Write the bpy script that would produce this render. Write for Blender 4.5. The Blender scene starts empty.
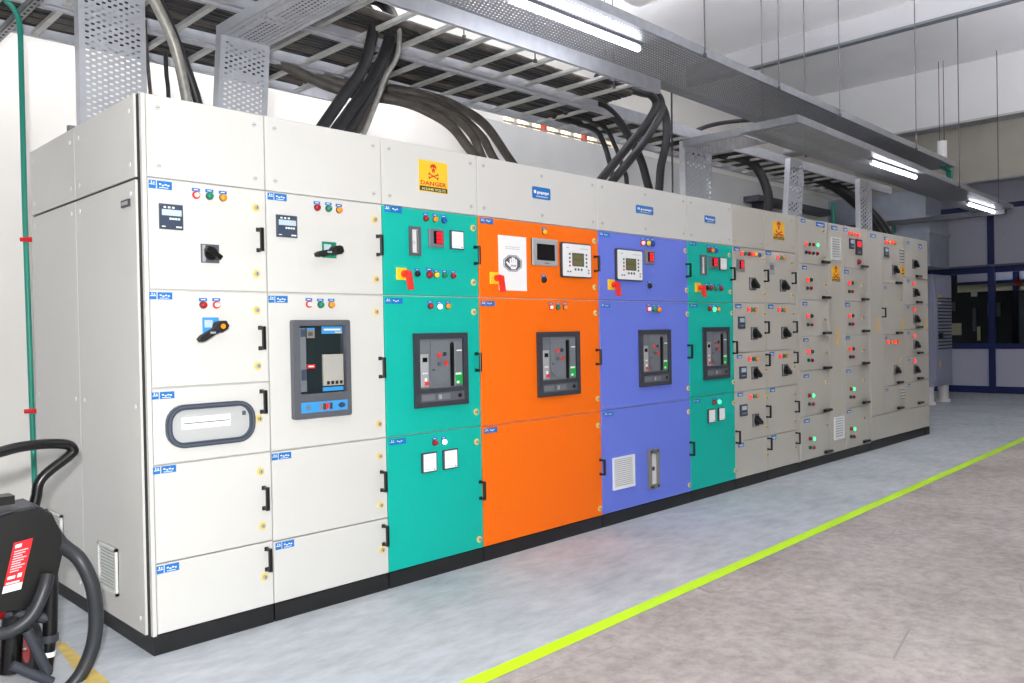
import bpy, math, random
from mathutils import Vector, Matrix

# ------------------------------------------------------------------ camera, world, light, exposure
scene = bpy.context.scene
F_PX = 824.93
CAM = Vector((-1.3265, -3.4223, 1.2940))
YAW, PIT, ROL = 0.7871, -0.0100, -0.0188
fw = Vector((math.sin(YAW)*math.cos(PIT), math.cos(YAW)*math.cos(PIT), math.sin(PIT)))
_r = Vector((math.cos(YAW), -math.sin(YAW), 0)); _u = _r.cross(fw)
CR = _r*math.cos(ROL) + _u*math.sin(ROL)
CU = -_r*math.sin(ROL) + _u*math.cos(ROL)
cd = bpy.data.cameras.new('camera'); cam = bpy.data.objects.new('camera', cd)
scene.collection.objects.link(cam)
cd.sensor_width = 36.0; cd.lens = F_PX*36.0/1024.0; cd.clip_start = 0.05; cd.clip_end = 200
cam.matrix_world = Matrix(((CR.x, CU.x, -fw.x, CAM.x), (CR.y, CU.y, -fw.y, CAM.y), (CR.z, CU.z, -fw.z, CAM.z), (0, 0, 0, 1)))
scene.camera = cam

world = bpy.data.worlds.new('world'); scene.world = world; world.use_nodes = True
bgn = world.node_tree.nodes['Background']
bgn.inputs['Color'].default_value = (0.93, 0.96, 1.0, 1); bgn.inputs['Strength'].default_value = 0.12

def light(name, kind, loc, power, color=(1, 1, 1), **kw):
    ld = bpy.data.lights.new(name, kind); ld.energy = power; ld.color = color
    for k, v in kw.items(): setattr(ld, k, v)
    o = bpy.data.objects.new(name, ld); scene.collection.objects.link(o); o.location = loc
    return o
# the photographer's flash, just left of and above the lens
light('camera_flash', 'POINT', (-1.42, -3.38, 1.50), 470, (0.97, 0.985, 1.0), shadow_soft_size=0.04)

vs = scene.view_settings
scene.display_settings.display_device = 'sRGB'
vs.view_transform = 'Standard'; vs.look = 'None'; vs.gamma = 1.0; vs.use_curve_mapping = False
vs.exposure = 0.5

random.seed(7)

# ------------------------------------------------------------------ pixel -> place (a pixel gives a direction, a plane gives the distance)
def ray(x, y): return fw + CR*((x-512)/F_PX) + CU*((341.5-y)/F_PX)
def on(x, y, ax, v):
    d = ray(x, y); return CAM + d*((v-CAM[ax])/d[ax])
def FR(u, v): p = on(u, v, 1, 0.0); return p.x, p.z           # on the cabinets' front
def RC(u0, v0, u1, v1):                                        # rectangle on the front: centre and size
    um, vm = (u0+u1)/2, (v0+v1)/2
    a, b = FR(u0, vm), FR(u1, vm); c, d = FR(um, v0), FR(um, v1)
    x, z = FR(um, vm)
    return x, z, b[0]-a[0], c[1]-d[1]

# ------------------------------------------------------------------ materials
def lin(c):
    return tuple(((v/255)/12.92 if v <= 10.3 else (((v/255)+0.055)/1.055)**2.4) for v in c)
MATS = {}
def mat(name, rgb, rough=0.5, metal=0.0, noise=0.0, nscale=20.0, bump=0.0, bscale=200.0, emit=0.0, spec=0.5, coat=0.0):
    m = bpy.data.materials.new(name); m.use_nodes = True
    nt = m.node_tree; b = nt.nodes['Principled BSDF']
    c = lin(rgb)
    b.inputs['Base Color'].default_value = (*c, 1); b.inputs['Roughness'].default_value = rough
    b.inputs['Metallic'].default_value = metal; b.inputs['Specular IOR Level'].default_value = spec
    if coat: b.inputs['Coat Weight'].default_value = coat
    if emit:
        b.inputs['Emission Color'].default_value = (*c, 1); b.inputs['Emission Strength'].default_value = emit
    tc = nt.nodes.new('ShaderNodeTexCoord')
    n = nt.nodes.new('ShaderNodeTexNoise'); n.inputs['Scale'].default_value = nscale; n.inputs['Detail'].default_value = 6
    nt.links.new(tc.outputs['Object'], n.inputs['Vector'])
    if noise:
        r = nt.nodes.new('ShaderNodeMapRange'); r.inputs[1].default_value = 0.3; r.inputs[2].default_value = 0.7
        r.inputs[3].default_value = 1-noise; r.inputs[4].default_value = 1+noise*0.6
        mx = nt.nodes.new('ShaderNodeMix'); mx.data_type = 'RGBA'; mx.blend_type = 'MULTIPLY'; mx.inputs[0].default_value = 1
        mx.inputs[6].default_value = (*c, 1)
        nt.links.new(n.outputs['Fac'], r.inputs[0]); nt.links.new(r.outputs[0], mx.inputs[7]); nt.links.new(mx.outputs[2], b.inputs['Base Color'])
    if bump:
        n2 = nt.nodes.new('ShaderNodeTexNoise'); n2.inputs['Scale'].default_value = bscale; n2.inputs['Detail'].default_value = 2
        nt.links.new(tc.outputs['Object'], n2.inputs['Vector'])
        bp = nt.nodes.new('ShaderNodeBump'); bp.inputs['Strength'].default_value = bump; bp.inputs['Distance'].default_value = 0.002
        nt.links.new(n2.outputs['Fac'], bp.inputs['Height']); nt.links.new(bp.outputs['Normal'], b.inputs['Normal'])
    MATS[name] = m
    return m

mat('paint', (210, 208, 203), 0.5, bump=0.12, bscale=260, noise=0.015, nscale=4)
mat('pebble', (192, 187, 176), 0.5, bump=0.12, bscale=260, noise=0.02, nscale=4)
mat('teal', (0, 178, 160), 0.6, spec=0.3, bump=0.15, bscale=260, noise=0.03, nscale=60)
mat('orange', (250, 111, 0), 0.6, spec=0.3, bump=0.15, bscale=260, noise=0.03, nscale=60)
mat('violet', (106, 124, 220), 0.6, spec=0.3, bump=0.15, bscale=260, noise=0.04, nscale=60)
mat('plinth', (24, 24, 25), 0.5, noise=0.3, nscale=9)
mat('gap', (42, 40, 40), 0.7)
mat('black', (14, 14, 15), 0.35)
mat('black_matte', (20, 20, 21), 0.6)
mat('rubber', (34, 34, 36), 0.5, noise=0.25, nscale=25, bump=0.1, bscale=80)
mat('hose', (44, 46, 50), 0.45, noise=0.1, nscale=30)
mat('cable_old', (78, 72, 66), 0.55, noise=0.4, nscale=12)
mat('conduit', (150, 147, 140), 0.45, metal=0.3, noise=0.25, nscale=30)
mat('charcoal', (56, 58, 66), 0.45)
mat('slate', (58, 70, 88), 0.4)
mat('bezel', (88, 90, 96), 0.4)
mat('midgrey', (112, 116, 122), 0.45, noise=0.05, nscale=40)
mat('lightgrey', (165, 166, 168), 0.45)
mat('darkglass', (18, 14, 18), 0.12)
mat('tintglass', (30, 40, 42), 0.12)
mat('lcd', (118, 112, 70), 0.25)
mat('display', (190, 205, 215), 0.3)
mat('white', (242, 242, 242), 0.5)
mat('offwhite', (222, 222, 218), 0.5)
mat('window_grey', (186, 187, 186), 0.35)
mat('mccb', (172, 168, 158), 0.5)
mat('screw', (194, 193, 190), 0.5)
mat('paper', (246, 245, 244), 0.8)
mat('tagblue', (22, 112, 190), 0.45)
mat('blue', (20, 80, 175), 0.35)
mat('skyblue', (60, 150, 215), 0.4)
mat('yellow', (250, 205, 40), 0.4)
mat('lockyellow', (240, 208, 110), 0.35)
mat('signyellow', (248, 196, 40), 0.5)
mat('signred', (205, 50, 22), 0.5)
mat('signink', (44, 36, 12), 0.5)
mat('signpaleink', (225, 215, 140), 0.5)
mat('greyink', (92, 92, 100), 0.7)
mat('paleink', (205, 203, 206), 0.8)
mat('red', (205, 22, 28), 0.35)
mat('handle_red', (235, 48, 40), 0.4)
mat('green', (20, 130, 95), 0.3)
mat('labelgreen', (20, 170, 70), 0.5)
mat('amber', (255, 150, 20), 0.3)
mat('lensred', (170, 20, 24), 0.25)
mat('lensgreen', (10, 90, 70), 0.25)
mat('lensdark', (40, 50, 50), 0.3)
mat('red_on', (255, 48, 44), 0.3, emit=1.5)
mat('redwhite_on', (255, 205, 195), 0.3, emit=0.5)
mat('green_on', (70, 240, 150), 0.3, emit=1.6)
mat('white_on', (235, 255, 245), 0.3, emit=1.2)
mat('digit_on', (225, 20, 30), 0.3, emit=1.1)
mat('chrome', (190, 190, 192), 0.25, metal=1.0)
mat('steel', (165, 165, 165), 0.35, metal=0.9)
mat('galv_lit', (184, 186, 192), 0.42, metal=0.4, noise=0.1, nscale=14, bump=0.05, bscale=60)  # lighter copy of galv, with the flash light on the drop trays put in
mat('galv', (140, 142, 147), 0.42, metal=0.5, noise=0.14, nscale=14, bump=0.05, bscale=60)
mat('galv_dull', (196, 196, 194), 0.55, metal=0.3, noise=0.2, nscale=9)
mat('pipe_green', (20, 132, 112), 0.4)
mat('wall_paint', (236, 232, 224), 0.8, noise=0.02, nscale=1.5)
mat('added_wall_dark', (120, 120, 122), 0.8, noise=0.04, nscale=2)  # dark tone of the added left wall, cuts bounced light
mat('rod', (92, 90, 90), 0.5, metal=0.3)
mat('plaster', (196, 196, 194), 0.85, noise=0.06, nscale=2.5, bump=0.15, bscale=40)
mat('beam_white', (226, 226, 226), 0.85, noise=0.03, nscale=2)
mat('beam_grey', (186, 186, 188), 0.85, noise=0.05, nscale=2)
mat('ceiling_paint', (240, 240, 241), 0.9, noise=0.03, nscale=2)
mat('beige_wall', (212, 207, 194), 0.85, noise=0.06, nscale=3)
mat('partition_panel', (196, 196, 214), 0.7, noise=0.05, nscale=30)
mat('frame_blue', (18, 34, 92), 0.4)
mat('box_grey', (150, 152, 174), 0.5, noise=0.05, nscale=6)
mat('duct', (140, 146, 158), 0.45, metal=0.5, noise=0.12, nscale=5)
mat('foot_white', (225, 222, 220), 0.6)
mat('machine', (26, 27, 30), 0.5)
mat('machine_grey', (92, 100, 104), 0.5)
mat('cream', (214, 204, 170), 0.7)
mat('inner_dark', (36, 36, 40), 0.8)
mat('tube_on', (244, 246, 255), 0.3, emit=17)
mat('fill_tube_bay', (246, 247, 255), 0.3, emit=80)  # this and the next three: tubes of added fill lamps
mat('fill_tube_aisle', (246, 247, 255), 0.3, emit=290)
mat('fill_tube_back', (246, 247, 255), 0.3, emit=400)
mat('fill_tube_wall', (246, 247, 255), 0.3, emit=120)
mat('lime', (196, 246, 0), 0.55, noise=0.02, nscale=10)
mat('worn_yellow', (206, 180, 100), 0.7, noise=0.25, nscale=14)
mat('frame_black', (10, 10, 11), 0.3)
mat('drum_black', (6, 6, 7), 0.4)
mat('label_red', (226, 24, 34), 0.5)
mat('bellred', (215, 80, 30), 0.4)
mat('skin_grey', (128, 124, 118), 0.5)

def glass():
    m = bpy.data.materials.new('pane_glass'); m.use_nodes = True
    b = m.node_tree.nodes['Principled BSDF']
    b.inputs['Base Color'].default_value = (0.9, 0.95, 0.97, 1); b.inputs['Roughness'].default_value = 0.02
    b.inputs['Transmission Weight'].default_value = 1.0; b.inputs['IOR'].default_value = 1.1
    MATS['pane_glass'] = m
glass()

def window_glow():
    # frosted daylight pane, lit by the sky outside
    mat('daylight_pane', (255, 238, 205), 0.4, emit=1.6)
window_glow()

def floor_material():
    m = bpy.data.materials.new('floor_concrete'); m.use_nodes = True
    nt = m.node_tree; b = nt.nodes['Principled BSDF']; L = nt.links.new; N = nt.nodes.new
    geo = N('ShaderNodeNewGeometry')
    sep = N('ShaderNodeSeparateXYZ'); L(geo.outputs['Position'], sep.inputs[0])
    def noise(scale, det, rough=0.6, sx=1, sy=1):
        mp = N('ShaderNodeMapping'); mp.inputs['Scale'].default_value = (sx, sy, 1); L(geo.outputs['Position'], mp.inputs[0])
        n = N('ShaderNodeTexNoise'); n.inputs['Scale'].default_value = scale; n.inputs['Detail'].default_value = det
        n.inputs['Roughness'].default_value = rough; L(mp.outputs[0], n.inputs['Vector']); return n.outputs['Fac']
    def ramp(inp, stops):
        r = N('ShaderNodeValToRGB'); L(inp, r.inputs[0])
        e = r.color_ramp.elements
        e[0].position, e[0].color = stops[0][0], (*lin(stops[0][1]), 1)
        e[1].position, e[1].color = stops[-1][0], (*lin(stops[-1][1]), 1)
        for p, c in stops[1:-1]:
            k = e.new(p); k.color = (*lin(c), 1)
        return r.outputs[0]
    def mixc(f, a, c, mode='MIX', fac=None):
        x = N('ShaderNodeMix'); x.data_type = 'RGBA'; x.blend_type = mode
        if fac is None: L(f, x.inputs[0])
        else: x.inputs[0].default_value = fac
        L(a, x.inputs[6]); L(c, x.inputs[7]); return x.outputs[2]
    def math_(op, a, v=None, c=None):
        x = N('ShaderNodeMath'); x.operation = op; L(a, x.inputs[0])
        if c is not None: L(c, x.inputs[1])
        elif v is not None: x.inputs[1].default_value = v
        return x.outputs[0]
    paint = ramp(noise(1.6, 8), [(0.3, (170, 177, 184)), (0.5, (186, 191, 196)), (0.7, (197, 200, 204))])
    paint2 = ramp(noise(9, 6, 0.7, 0.6, 1.4), [(0.3, (215, 215, 216)), (0.62, (255, 255, 255))])
    paint = mixc(None, paint, paint2, 'MULTIPLY', 0.8)
    conc = ramp(noise(1.1, 10, 0.65), [(0.28, (148, 140, 135)), (0.5, (172, 164, 159)), (0.72, (192, 184, 179))])
    conc2 = ramp(noise(14, 8, 0.75), [(0.3, (190, 186, 184)), (0.6, (255, 255, 255))])
    conc = mixc(None, conc, conc2, 'MULTIPLY', 0.8)
    # long trowel scratches
    w = N('ShaderNodeTexVoronoi'); w.feature = 'DISTANCE_TO_EDGE'; w.inputs['Scale'].default_value = 0.9
    mp = N('ShaderNodeMapping'); mp.inputs['Scale'].default_value = (0.5, 1.6, 1); mp.inputs['Rotation'].default_value = (0, 0, 0.5)
    L(geo.outputs['Position'], mp.inputs[0]); L(mp.outputs[0], w.inputs['Vector'])
    scr = math_('LESS_THAN', w.outputs['Distance'], 0.006)
    scr = math_('MULTIPLY', scr, None, math_('GREATER_THAN', noise(3, 3), 0.53))
    dk = N('ShaderNodeRGB'); dk.outputs[0].default_value = (*lin((150, 142, 138)), 1)
    conc = mixc(scr, conc, dk.outputs[0])
    edge = math_('MULTIPLY', sep.outputs['X'], 0.0235)
    yy = math_('SUBTRACT', sep.outputs['Y'], None, edge)
    wob = math_('MULTIPLY', noise(5, 4), 0.03)
    yy = math_('ADD', yy, None, wob)
    isconc = math_('LESS_THAN', yy, -1.165)
    col = mixc(isconc, paint, conc)
    L(col, b.inputs['Base Color'])
    rr = N('ShaderNodeMapRange'); L(noise(6, 6), rr.inputs[0]); rr.inputs[3].default_value = 0.6; rr.inputs[4].default_value = 0.85
    L(rr.outputs[0], b.inputs['Roughness'])
    bp = N('ShaderNodeBump'); bp.inputs['Strength'].default_value = 0.12; bp.inputs['Distance'].default_value = 0.01
    L(noise(30, 8, 0.7), bp.inputs['Height']); L(bp.outputs['Normal'], b.inputs['Normal'])
    MATS['floor_concrete'] = m
floor_material()

# ------------------------------------------------------------------ mesh helpers
WO = {}          # world origin of every object made here (no rotations on parents)
class MB:
    def __init__(s): s.v = []; s.f = []; s.m = []; s.names = []; s.sm = []
    def mi(s, n):
        if n not in s.names: s.names.append(n)
        return s.names.index(n)
    def add(s, vs, fs, m, smooth=False):
        o = len(s.v); s.v += [tuple(q) for q in vs]; k = s.mi(m)
        for f in fs: s.f.append(tuple(i+o for i in f)); s.m.append(k); s.sm.append(smooth)
    def box(s, x0, y0, z0, x1, y1, z1, m):
        if x0 > x1: x0, x1 = x1, x0
        if y0 > y1: y0, y1 = y1, y0
        if z0 > z1: z0, z1 = z1, z0
        s.add([(x0,y0,z0),(x1,y0,z0),(x1,y1,z0),(x0,y1,z0),(x0,y0,z1),(x1,y0,z1),(x1,y1,z1),(x0,y1,z1)],
              [(0,3,2,1),(4,5,6,7),(0,1,5,4),(1,2,6,5),(2,3,7,6),(3,0,4,7)], m)
    def plate(s, x0, z0, x1, z1, yb, yf, m, ch=0.004):
        # box whose front (at -y) has chamfered edges
        c = ch
        o = [(x0,yb,z0),(x1,yb,z0),(x1,yb,z1),(x0,yb,z1)]
        a = [(x0,yf+c,z0),(x1,yf+c,z0),(x1,yf+c,z1),(x0,yf+c,z1)]
        b = [(x0+c,yf,z0+c),(x1-c,yf,z0+c),(x1-c,yf,z1-c),(x0+c,yf,z1-c)]
        fs = [(3,2,1,0),(8,9,10,11)]
        for i in range(4):
            j = (i+1) % 4
            fs += [(i,j,4+j,4+i),(4+i,4+j,8+j,8+i)]
        s.add(o+a+b, fs, m)
    def prism(s, pts, yb, yf, m):
        # polygon of (x,z) extruded along y; yf is nearer the viewer
        n = len(pts)
        vs = [(x,yf,z) for x,z in pts]+[(x,yb,z) for x,z in pts]
        fs = [tuple(range(n)), tuple(range(2*n-1, n-1, -1))]
        fs += [(i, n+i, n+(i+1) % n, (i+1) % n) for i in range(n)]
        s.add(vs, fs, m)
    def ring(s, outer, inner, yb, yf, m):
        n = len(outer)
        vs = [(x,yf,z) for x,z in outer]+[(x,yf,z) for x,z in inner]+[(x,yb,z) for x,z in outer]+[(x,yb,z) for x,z in inner]
        fs = []
        for i in range(n):
            j = (i+1) % n
            fs += [(i,j,n+j,n+i),(2*n+i,2*n+j,j,i),(n+i,n+j,3*n+j,3*n+i)]
        s.add(vs, fs, m)
    def cyl(s, p0, p1, r, m, n=12, r2=None, smooth=True, caps=True):
        p0, p1 = Vector(p0), Vector(p1); d = (p1-p0).normalized()
        a = d.orthogonal().normalized(); b = d.cross(a); r2 = r if r2 is None else r2
        vs = []
        for p, q in ((p0, r), (p1, r2)):
            vs += [p+(a*math.cos(t*2*math.pi/n)+b*math.sin(t*2*math.pi/n))*q for t in range(n)]
        s.add(vs, [(i,(i+1) % n,n+(i+1) % n,n+i) for i in range(n)], m, smooth)
        if caps:
            s.add(vs[:n], [tuple(range(n-1,-1,-1))], m); s.add(vs[n:], [tuple(range(n))], m)
    def dome(s, c, r, h, m, n=12, rings=3):
        # a lens on the front, bulging towards -y
        c = Vector(c); vs = []; fs = []
        for k in range(rings):
            t = k/rings*math.pi/2
            vs += [(c.x+r*math.cos(t)*math.cos(i*2*math.pi/n), c.y-h*math.sin(t), c.z+r*math.cos(t)*math.sin(i*2*math.pi/n)) for i in range(n)]
        vs.append((c.x, c.y-h, c.z))
        for k in range(rings-1):
            fs += [(k*n+i, k*n+(i+1) % n, (k+1)*n+(i+1) % n, (k+1)*n+i) for i in range(n)]
        fs += [((rings-1)*n+i, (rings-1)*n+(i+1) % n, rings*n) for i in range(n)]
        s.add(vs, fs, m, True)
    def tube(s, pts, r, m, n=8, caps=True):
        pts = [Vector(p) for p in pts]; N = len(pts); vs = []; fs = []
        a = None
        for i, p in enumerate(pts):
            d = (pts[min(i+1, N-1)]-pts[max(i-1, 0)]).normalized()
            a = d.orthogonal().normalized() if a is None else (a-d*a.dot(d)).normalized()
            b = d.cross(a)
            rr = r[i] if isinstance(r, (list, tuple)) else r
            vs += [p+(a*math.cos(t*2*math.pi/n)+b*math.sin(t*2*math.pi/n))*rr for t in range(n)]
        for i in range(N-1):
            fs += [(i*n+t, i*n+(t+1) % n, (i+1)*n+(t+1) % n, (i+1)*n+t) for t in range(n)]
        s.add(vs, fs, m, True)
        if caps: s.add(vs[:n], [tuple(range(n-1,-1,-1))], m); s.add(vs[-n:], [tuple(range(n))], m)
    def mesh(s, name, origin=(0,0,0)):
        me = bpy.data.meshes.new(name); ox, oy, oz = origin
        me.from_pydata([(x-ox,y-oy,z-oz) for x,y,z in s.v], [], s.f); 
        for n in s.names: me.materials.append(MATS[n])
        me.polygons.foreach_set('material_index', s.m); me.polygons.foreach_set('use_smooth', s.sm)
        me.update(); return me
    def build(s, name, parent=None, origin=(0,0,0)):
        return put(name, s.mesh(name, origin), parent, origin)

def put(name, me, parent=None, loc=(0,0,0)):
    o = bpy.data.objects.new(name, me); scene.collection.objects.link(o)
    loc = Vector(loc)
    if parent is not None:
        o.parent = parent; o.location = loc-WO[parent]
    else: o.location = loc
    WO[o] = loc
    return o
def thing(name, label, cat, loc, group=None):
    o = put(name, None, None, loc); tag(o, label, cat, group); return o
def tag(o, label, cat, group=None):
    o['label'] = label; o['category'] = cat
    if group: o['group'] = group
    return o
def struct(o): o['kind'] = 'structure'; return o
def note(o, label): o['label'] = label; return o

def spline(P, k=8):
    P = [Vector(p) for p in P]; Q = [P[0]*2-P[1]]+P+[P[-1]*2-P[-2]]; out = []
    for i in range(1, len(Q)-2):
        for j in range(k):
            t = j/k; a, b, c, d = Q[i-1], Q[i], Q[i+1], Q[i+2]
            out.append(0.5*((2*b)+(c-a)*t+(2*a-5*b+4*c-d)*t*t+(3*b-a-3*c+d)*t**3))
    out.append(P[-1]); return out
def rrect(x0, z0, x1, z1, r, k=5):
    pts = []
    for cx, cz, a0 in ((x1-r,z0+r,-90),(x1-r,z1-r,0),(x0+r,z1-r,90),(x0+r,z0+r,180)):
        for i in range(k+1):
            a = math.radians(a0+90*i/k); pts.append((cx+r*math.cos(a), cz+r*math.sin(a)))
    return pts
def ngon(cx, cz, r, n, a0=0, sx=1): return [(cx+sx*r*math.cos(a0+i*2*math.pi/n), cz+r*math.sin(a0+i*2*math.pi/n)) for i in range(n)]

def text_shape(mb, txt, cx, cz, w, h, y, m, bold=0.03):
    # flat print: letters from the built-in font, fitted into w x h
    cu = bpy.data.curves.new('t', 'FONT'); cu.body = txt; cu.resolution_u = 2; cu.offset = bold
    o = bpy.data.objects.new('t', cu); scene.collection.objects.link(o)
    bpy.context.view_layer.update()
    me = bpy.data.meshes.new_from_object(o.evaluated_get(bpy.context.evaluated_depsgraph_get()))
    xs = [v.co.x for v in me.vertices]; ys = [v.co.y for v in me.vertices]
    x0, x1, y0, y1 = min(xs), max(xs), min(ys), max(ys)
    vs_ = [(cx-w/2+(v.co.x-x0)/(x1-x0)*w, y, cz-h/2+(v.co.y-y0)/(y1-y0)*h) for v in me.vertices]
    mb.add(vs_, [tuple(p.vertices) for p in me.polygons], m)
    bpy.data.objects.remove(o); bpy.data.curves.remove(cu); bpy.data.meshes.remove(me)

# ------------------------------------------------------------------ the room
def slab(name, x0, y0, z0, x1, y1, z1, m):
    b = MB(); b.box(x0,y0,z0,x1,y1,z1,m); return struct(b.build(name, None, (x0,y0,z0)))
WALL_Y = 3.0; ZC = 5.0; FARX = 16.0
slab('floor', -6, -9, -0.1, 21, WALL_Y+0.2, 0.0, 'floor_concrete')
slab('ceiling', -6, -9, ZC, FARX+0.2, WALL_Y+0.2, ZC+0.15, 'ceiling_paint')
# back wall with a strip of small clerestory panes
WX0, WX1, WZ0, WZ1 = 5.05, 7.0, 3.50, 3.78
bw = MB()
bw.box(-6, WALL_Y, 0, WX0, WALL_Y+0.2, ZC, 'wall_paint'); bw.box(WX1, WALL_Y, 0, FARX, WALL_Y+0.2, ZC, 'wall_paint')
bw.box(WX0, WALL_Y, 0, WX1, WALL_Y+0.2, WZ0, 'wall_paint'); bw.box(WX0, WALL_Y, WZ1, WX1, WALL_Y+0.2, ZC, 'wall_paint')
wall_back = struct(bw.build('wall_back', None, (0, WALL_Y, 0)))
win = MB(); win.box(WX0, WALL_Y+0.04, WZ0, WX1, WALL_Y+0.08, WZ0+0.03, 'signred'); win.box(WX0, WALL_Y+0.04, WZ0+0.13, WX1, WALL_Y+0.06, WZ0+0.15, 'skin_grey')
win1 = struct(win.build('window_1', None, (WX0, WALL_Y, WZ0)))
npane = 8; pw = (WX1-WX0)/npane
for i in range(npane):
    b = MB(); b.box(WX0+i*pw+0.03, WALL_Y+0.1, WZ0+0.02, WX0+(i+1)*pw-0.03, WALL_Y+0.11, WZ1, 'daylight_pane'); b.build('pane', win1, (WX0+i*pw, WALL_Y+0.1, WZ0))
    if i:
        b = MB(); b.box(WX0+i*pw-0.03, WALL_Y+0.05, WZ0, WX0+i*pw+0.03, WALL_Y+0.15, WZ1, 'signred' if i % 3 == 0 else 'offwhite'); b.build('mullion', win1, (WX0+i*pw, WALL_Y+0.1, WZ0))
# plastered lower wall that stands in front of it from the middle of the row onwards
b = MB(); b.box(4.40, 2.6, 0, FARX, 2.78, 3.46, 'plaster'); struct(b.build('wall_inner', None, (4.4, 2.6, 0)))
slab('wall_left_added', -4.2, -9, 0, -4.0, WALL_Y, ZC, 'added_wall_dark')  # unseen wall added to keep light off the cabinet side
# ceiling beams
def beam(n, x0, x1, z, m, mb='beam_grey'):
    b = MB(); b.box(x0, -9, z+0.004, x1, WALL_Y, ZC, m); b.box(x0-0.004, -9, z, x1+0.004, WALL_Y, z+0.03, mb)
    struct(b.build('trim_%d' % n, None, (x0, 0, z)))
beam(3, 8.68, 8.78, 4.72, 'beam_grey', 'midgrey')
beam(4, 11.55, 11.85, 4.16, 'beam_white', 'beam_grey')
beam(5, 14.4, 14.7, 3.74, 'beige_wall', 'beam_grey')
# end partition: blue frames, grey panels, glazing
wr = MB(); wr.box(FARX, -9, 3.52, FARX+0.12, WALL_Y, ZC, 'partition_panel')
struct(wr.build('wall_right', None, (FARX, 0, 0)))
MULL = [2.32, 1.12, -0.08, -1.28, -2.48, -3.68, -4.88]
part = thing('glazed_partition', 'blue framed partition with grey panels and dark glazing at the far end', 'partition', (FARX, 1, 0))
def fpart(name, x0,y0,z0,x1,y1,z1,m): q = MB(); q.box(x0,y0,z0,x1,y1,z1,m); return q.build(name, part, (x0,y0,z0))
for z0, z1 in ((0, 0.13), (0.83, 0.93), (2.26, 2.38), (3.44, 3.54)):
    fpart('rail', FARX-0.02, MULL[-1], z0, FARX+0.06, WALL_Y-0.25, z1, 'frame_blue')
fpart('ledge', FARX-0.09, MULL[-1], 2.38, FARX+0.02, WALL_Y-0.25, 2.41, 'midgrey')
for yv in MULL: fpart('mullion', FARX-0.04, yv-0.055, 0, FARX+0.06, yv+0.055, 3.54, 'frame_blue')
ys = [WALL_Y-0.25]+MULL
for i in range(len(ys)-1):
    hi, lo = ys[i]-0.055, ys[i+1]+0.055
    fpart('lower_panel', FARX+0.0, lo, 0.13, FARX+0.05, hi, 0.83, 'partition_panel')
    fpart('upper_panel', FARX+0.0, lo, 2.41, FARX+0.05, hi, 3.44, 'partition_panel')
    fpart('pane', FARX+0.02, lo, 0.93, FARX+0.03, hi, 2.26, 'pane_glass')
# the room behind the glazing
slab('wall_inner_room', 20.5, -9, 0, 20.7, WALL_Y+0.2, ZC, 'inner_dark')
slab('ceiling_inner_room', FARX+0.13, -9, 3.0, 20.5, WALL_Y, 3.1, 'inner_dark')
b = MB(); b.box(20.35, -9, 2.06, 20.5, WALL_Y, 2.24, 'cream'); b.box(20.3, -9, 2.24, 20.5, WALL_Y, 2.31, 'frame_blue'); b.box(20.35, -9, 2.31, 20.5, WALL_Y, 3.0, 'partition_panel')
for yv in (1.75, 0.3, -1.2, -2.7): b.box(20.28, yv-0.06, 2.06, 20.5, yv+0.06, 3.0, 'frame_blue')
struct(b.build('trim_6', None, (20.35, 0, 2.1)))

# floor lines
def yl(x, k): return k+0.0235*x
b = MB(); b.add([(-5, yl(-5,-1.205), 0.002), (15.9, yl(15.9,-1.205), 0.002), (15.9, yl(15.9,-1.130), 0.002), (-5, yl(-5,-1.130), 0.002)], [(0,1,2,3)], 'lime')
struct(b.build('trim_1', None, (0, 0, 0)))
b = MB(); b.add([(-0.376, -1.0, 0.002), (-0.243, -1.0, 0.002), (-0.198, 0.45, 0.002), (-0.231, 0.483, 0.002)], [(0,1,2,3)], 'worn_yellow')
struct(b.build('trim_2', None, (-0.3, 0, 0)))

# ------------------------------------------------------------------ switchgear cabinets
ZT, ZB, ZP = 2.30, 1.96, 0.08
DEP = 1.467
GAP = 0.0028
_cache = {}
def shared(key, fn):
    if key not in _cache:
        b = MB(); fn(b); _cache[key] = b.mesh(key if isinstance(key, str) else key[0])
    return _cache[key]
def door_of(cab, x, z):
    best = None
    for d, (x0, z0, x1, z1) in cab['doors']:
        dx = max(x0-x, 0, x-x1); dz = max(z0-z, 0, z-z1)
        q = dx+dz
        if best is None or q < best[0]: best = (q, d)
    return best[1]
def item(cab, name, me, x, z, y=0.0):
    return put(name, me, door_of(cab, x, z), (x, y, z))

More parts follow.
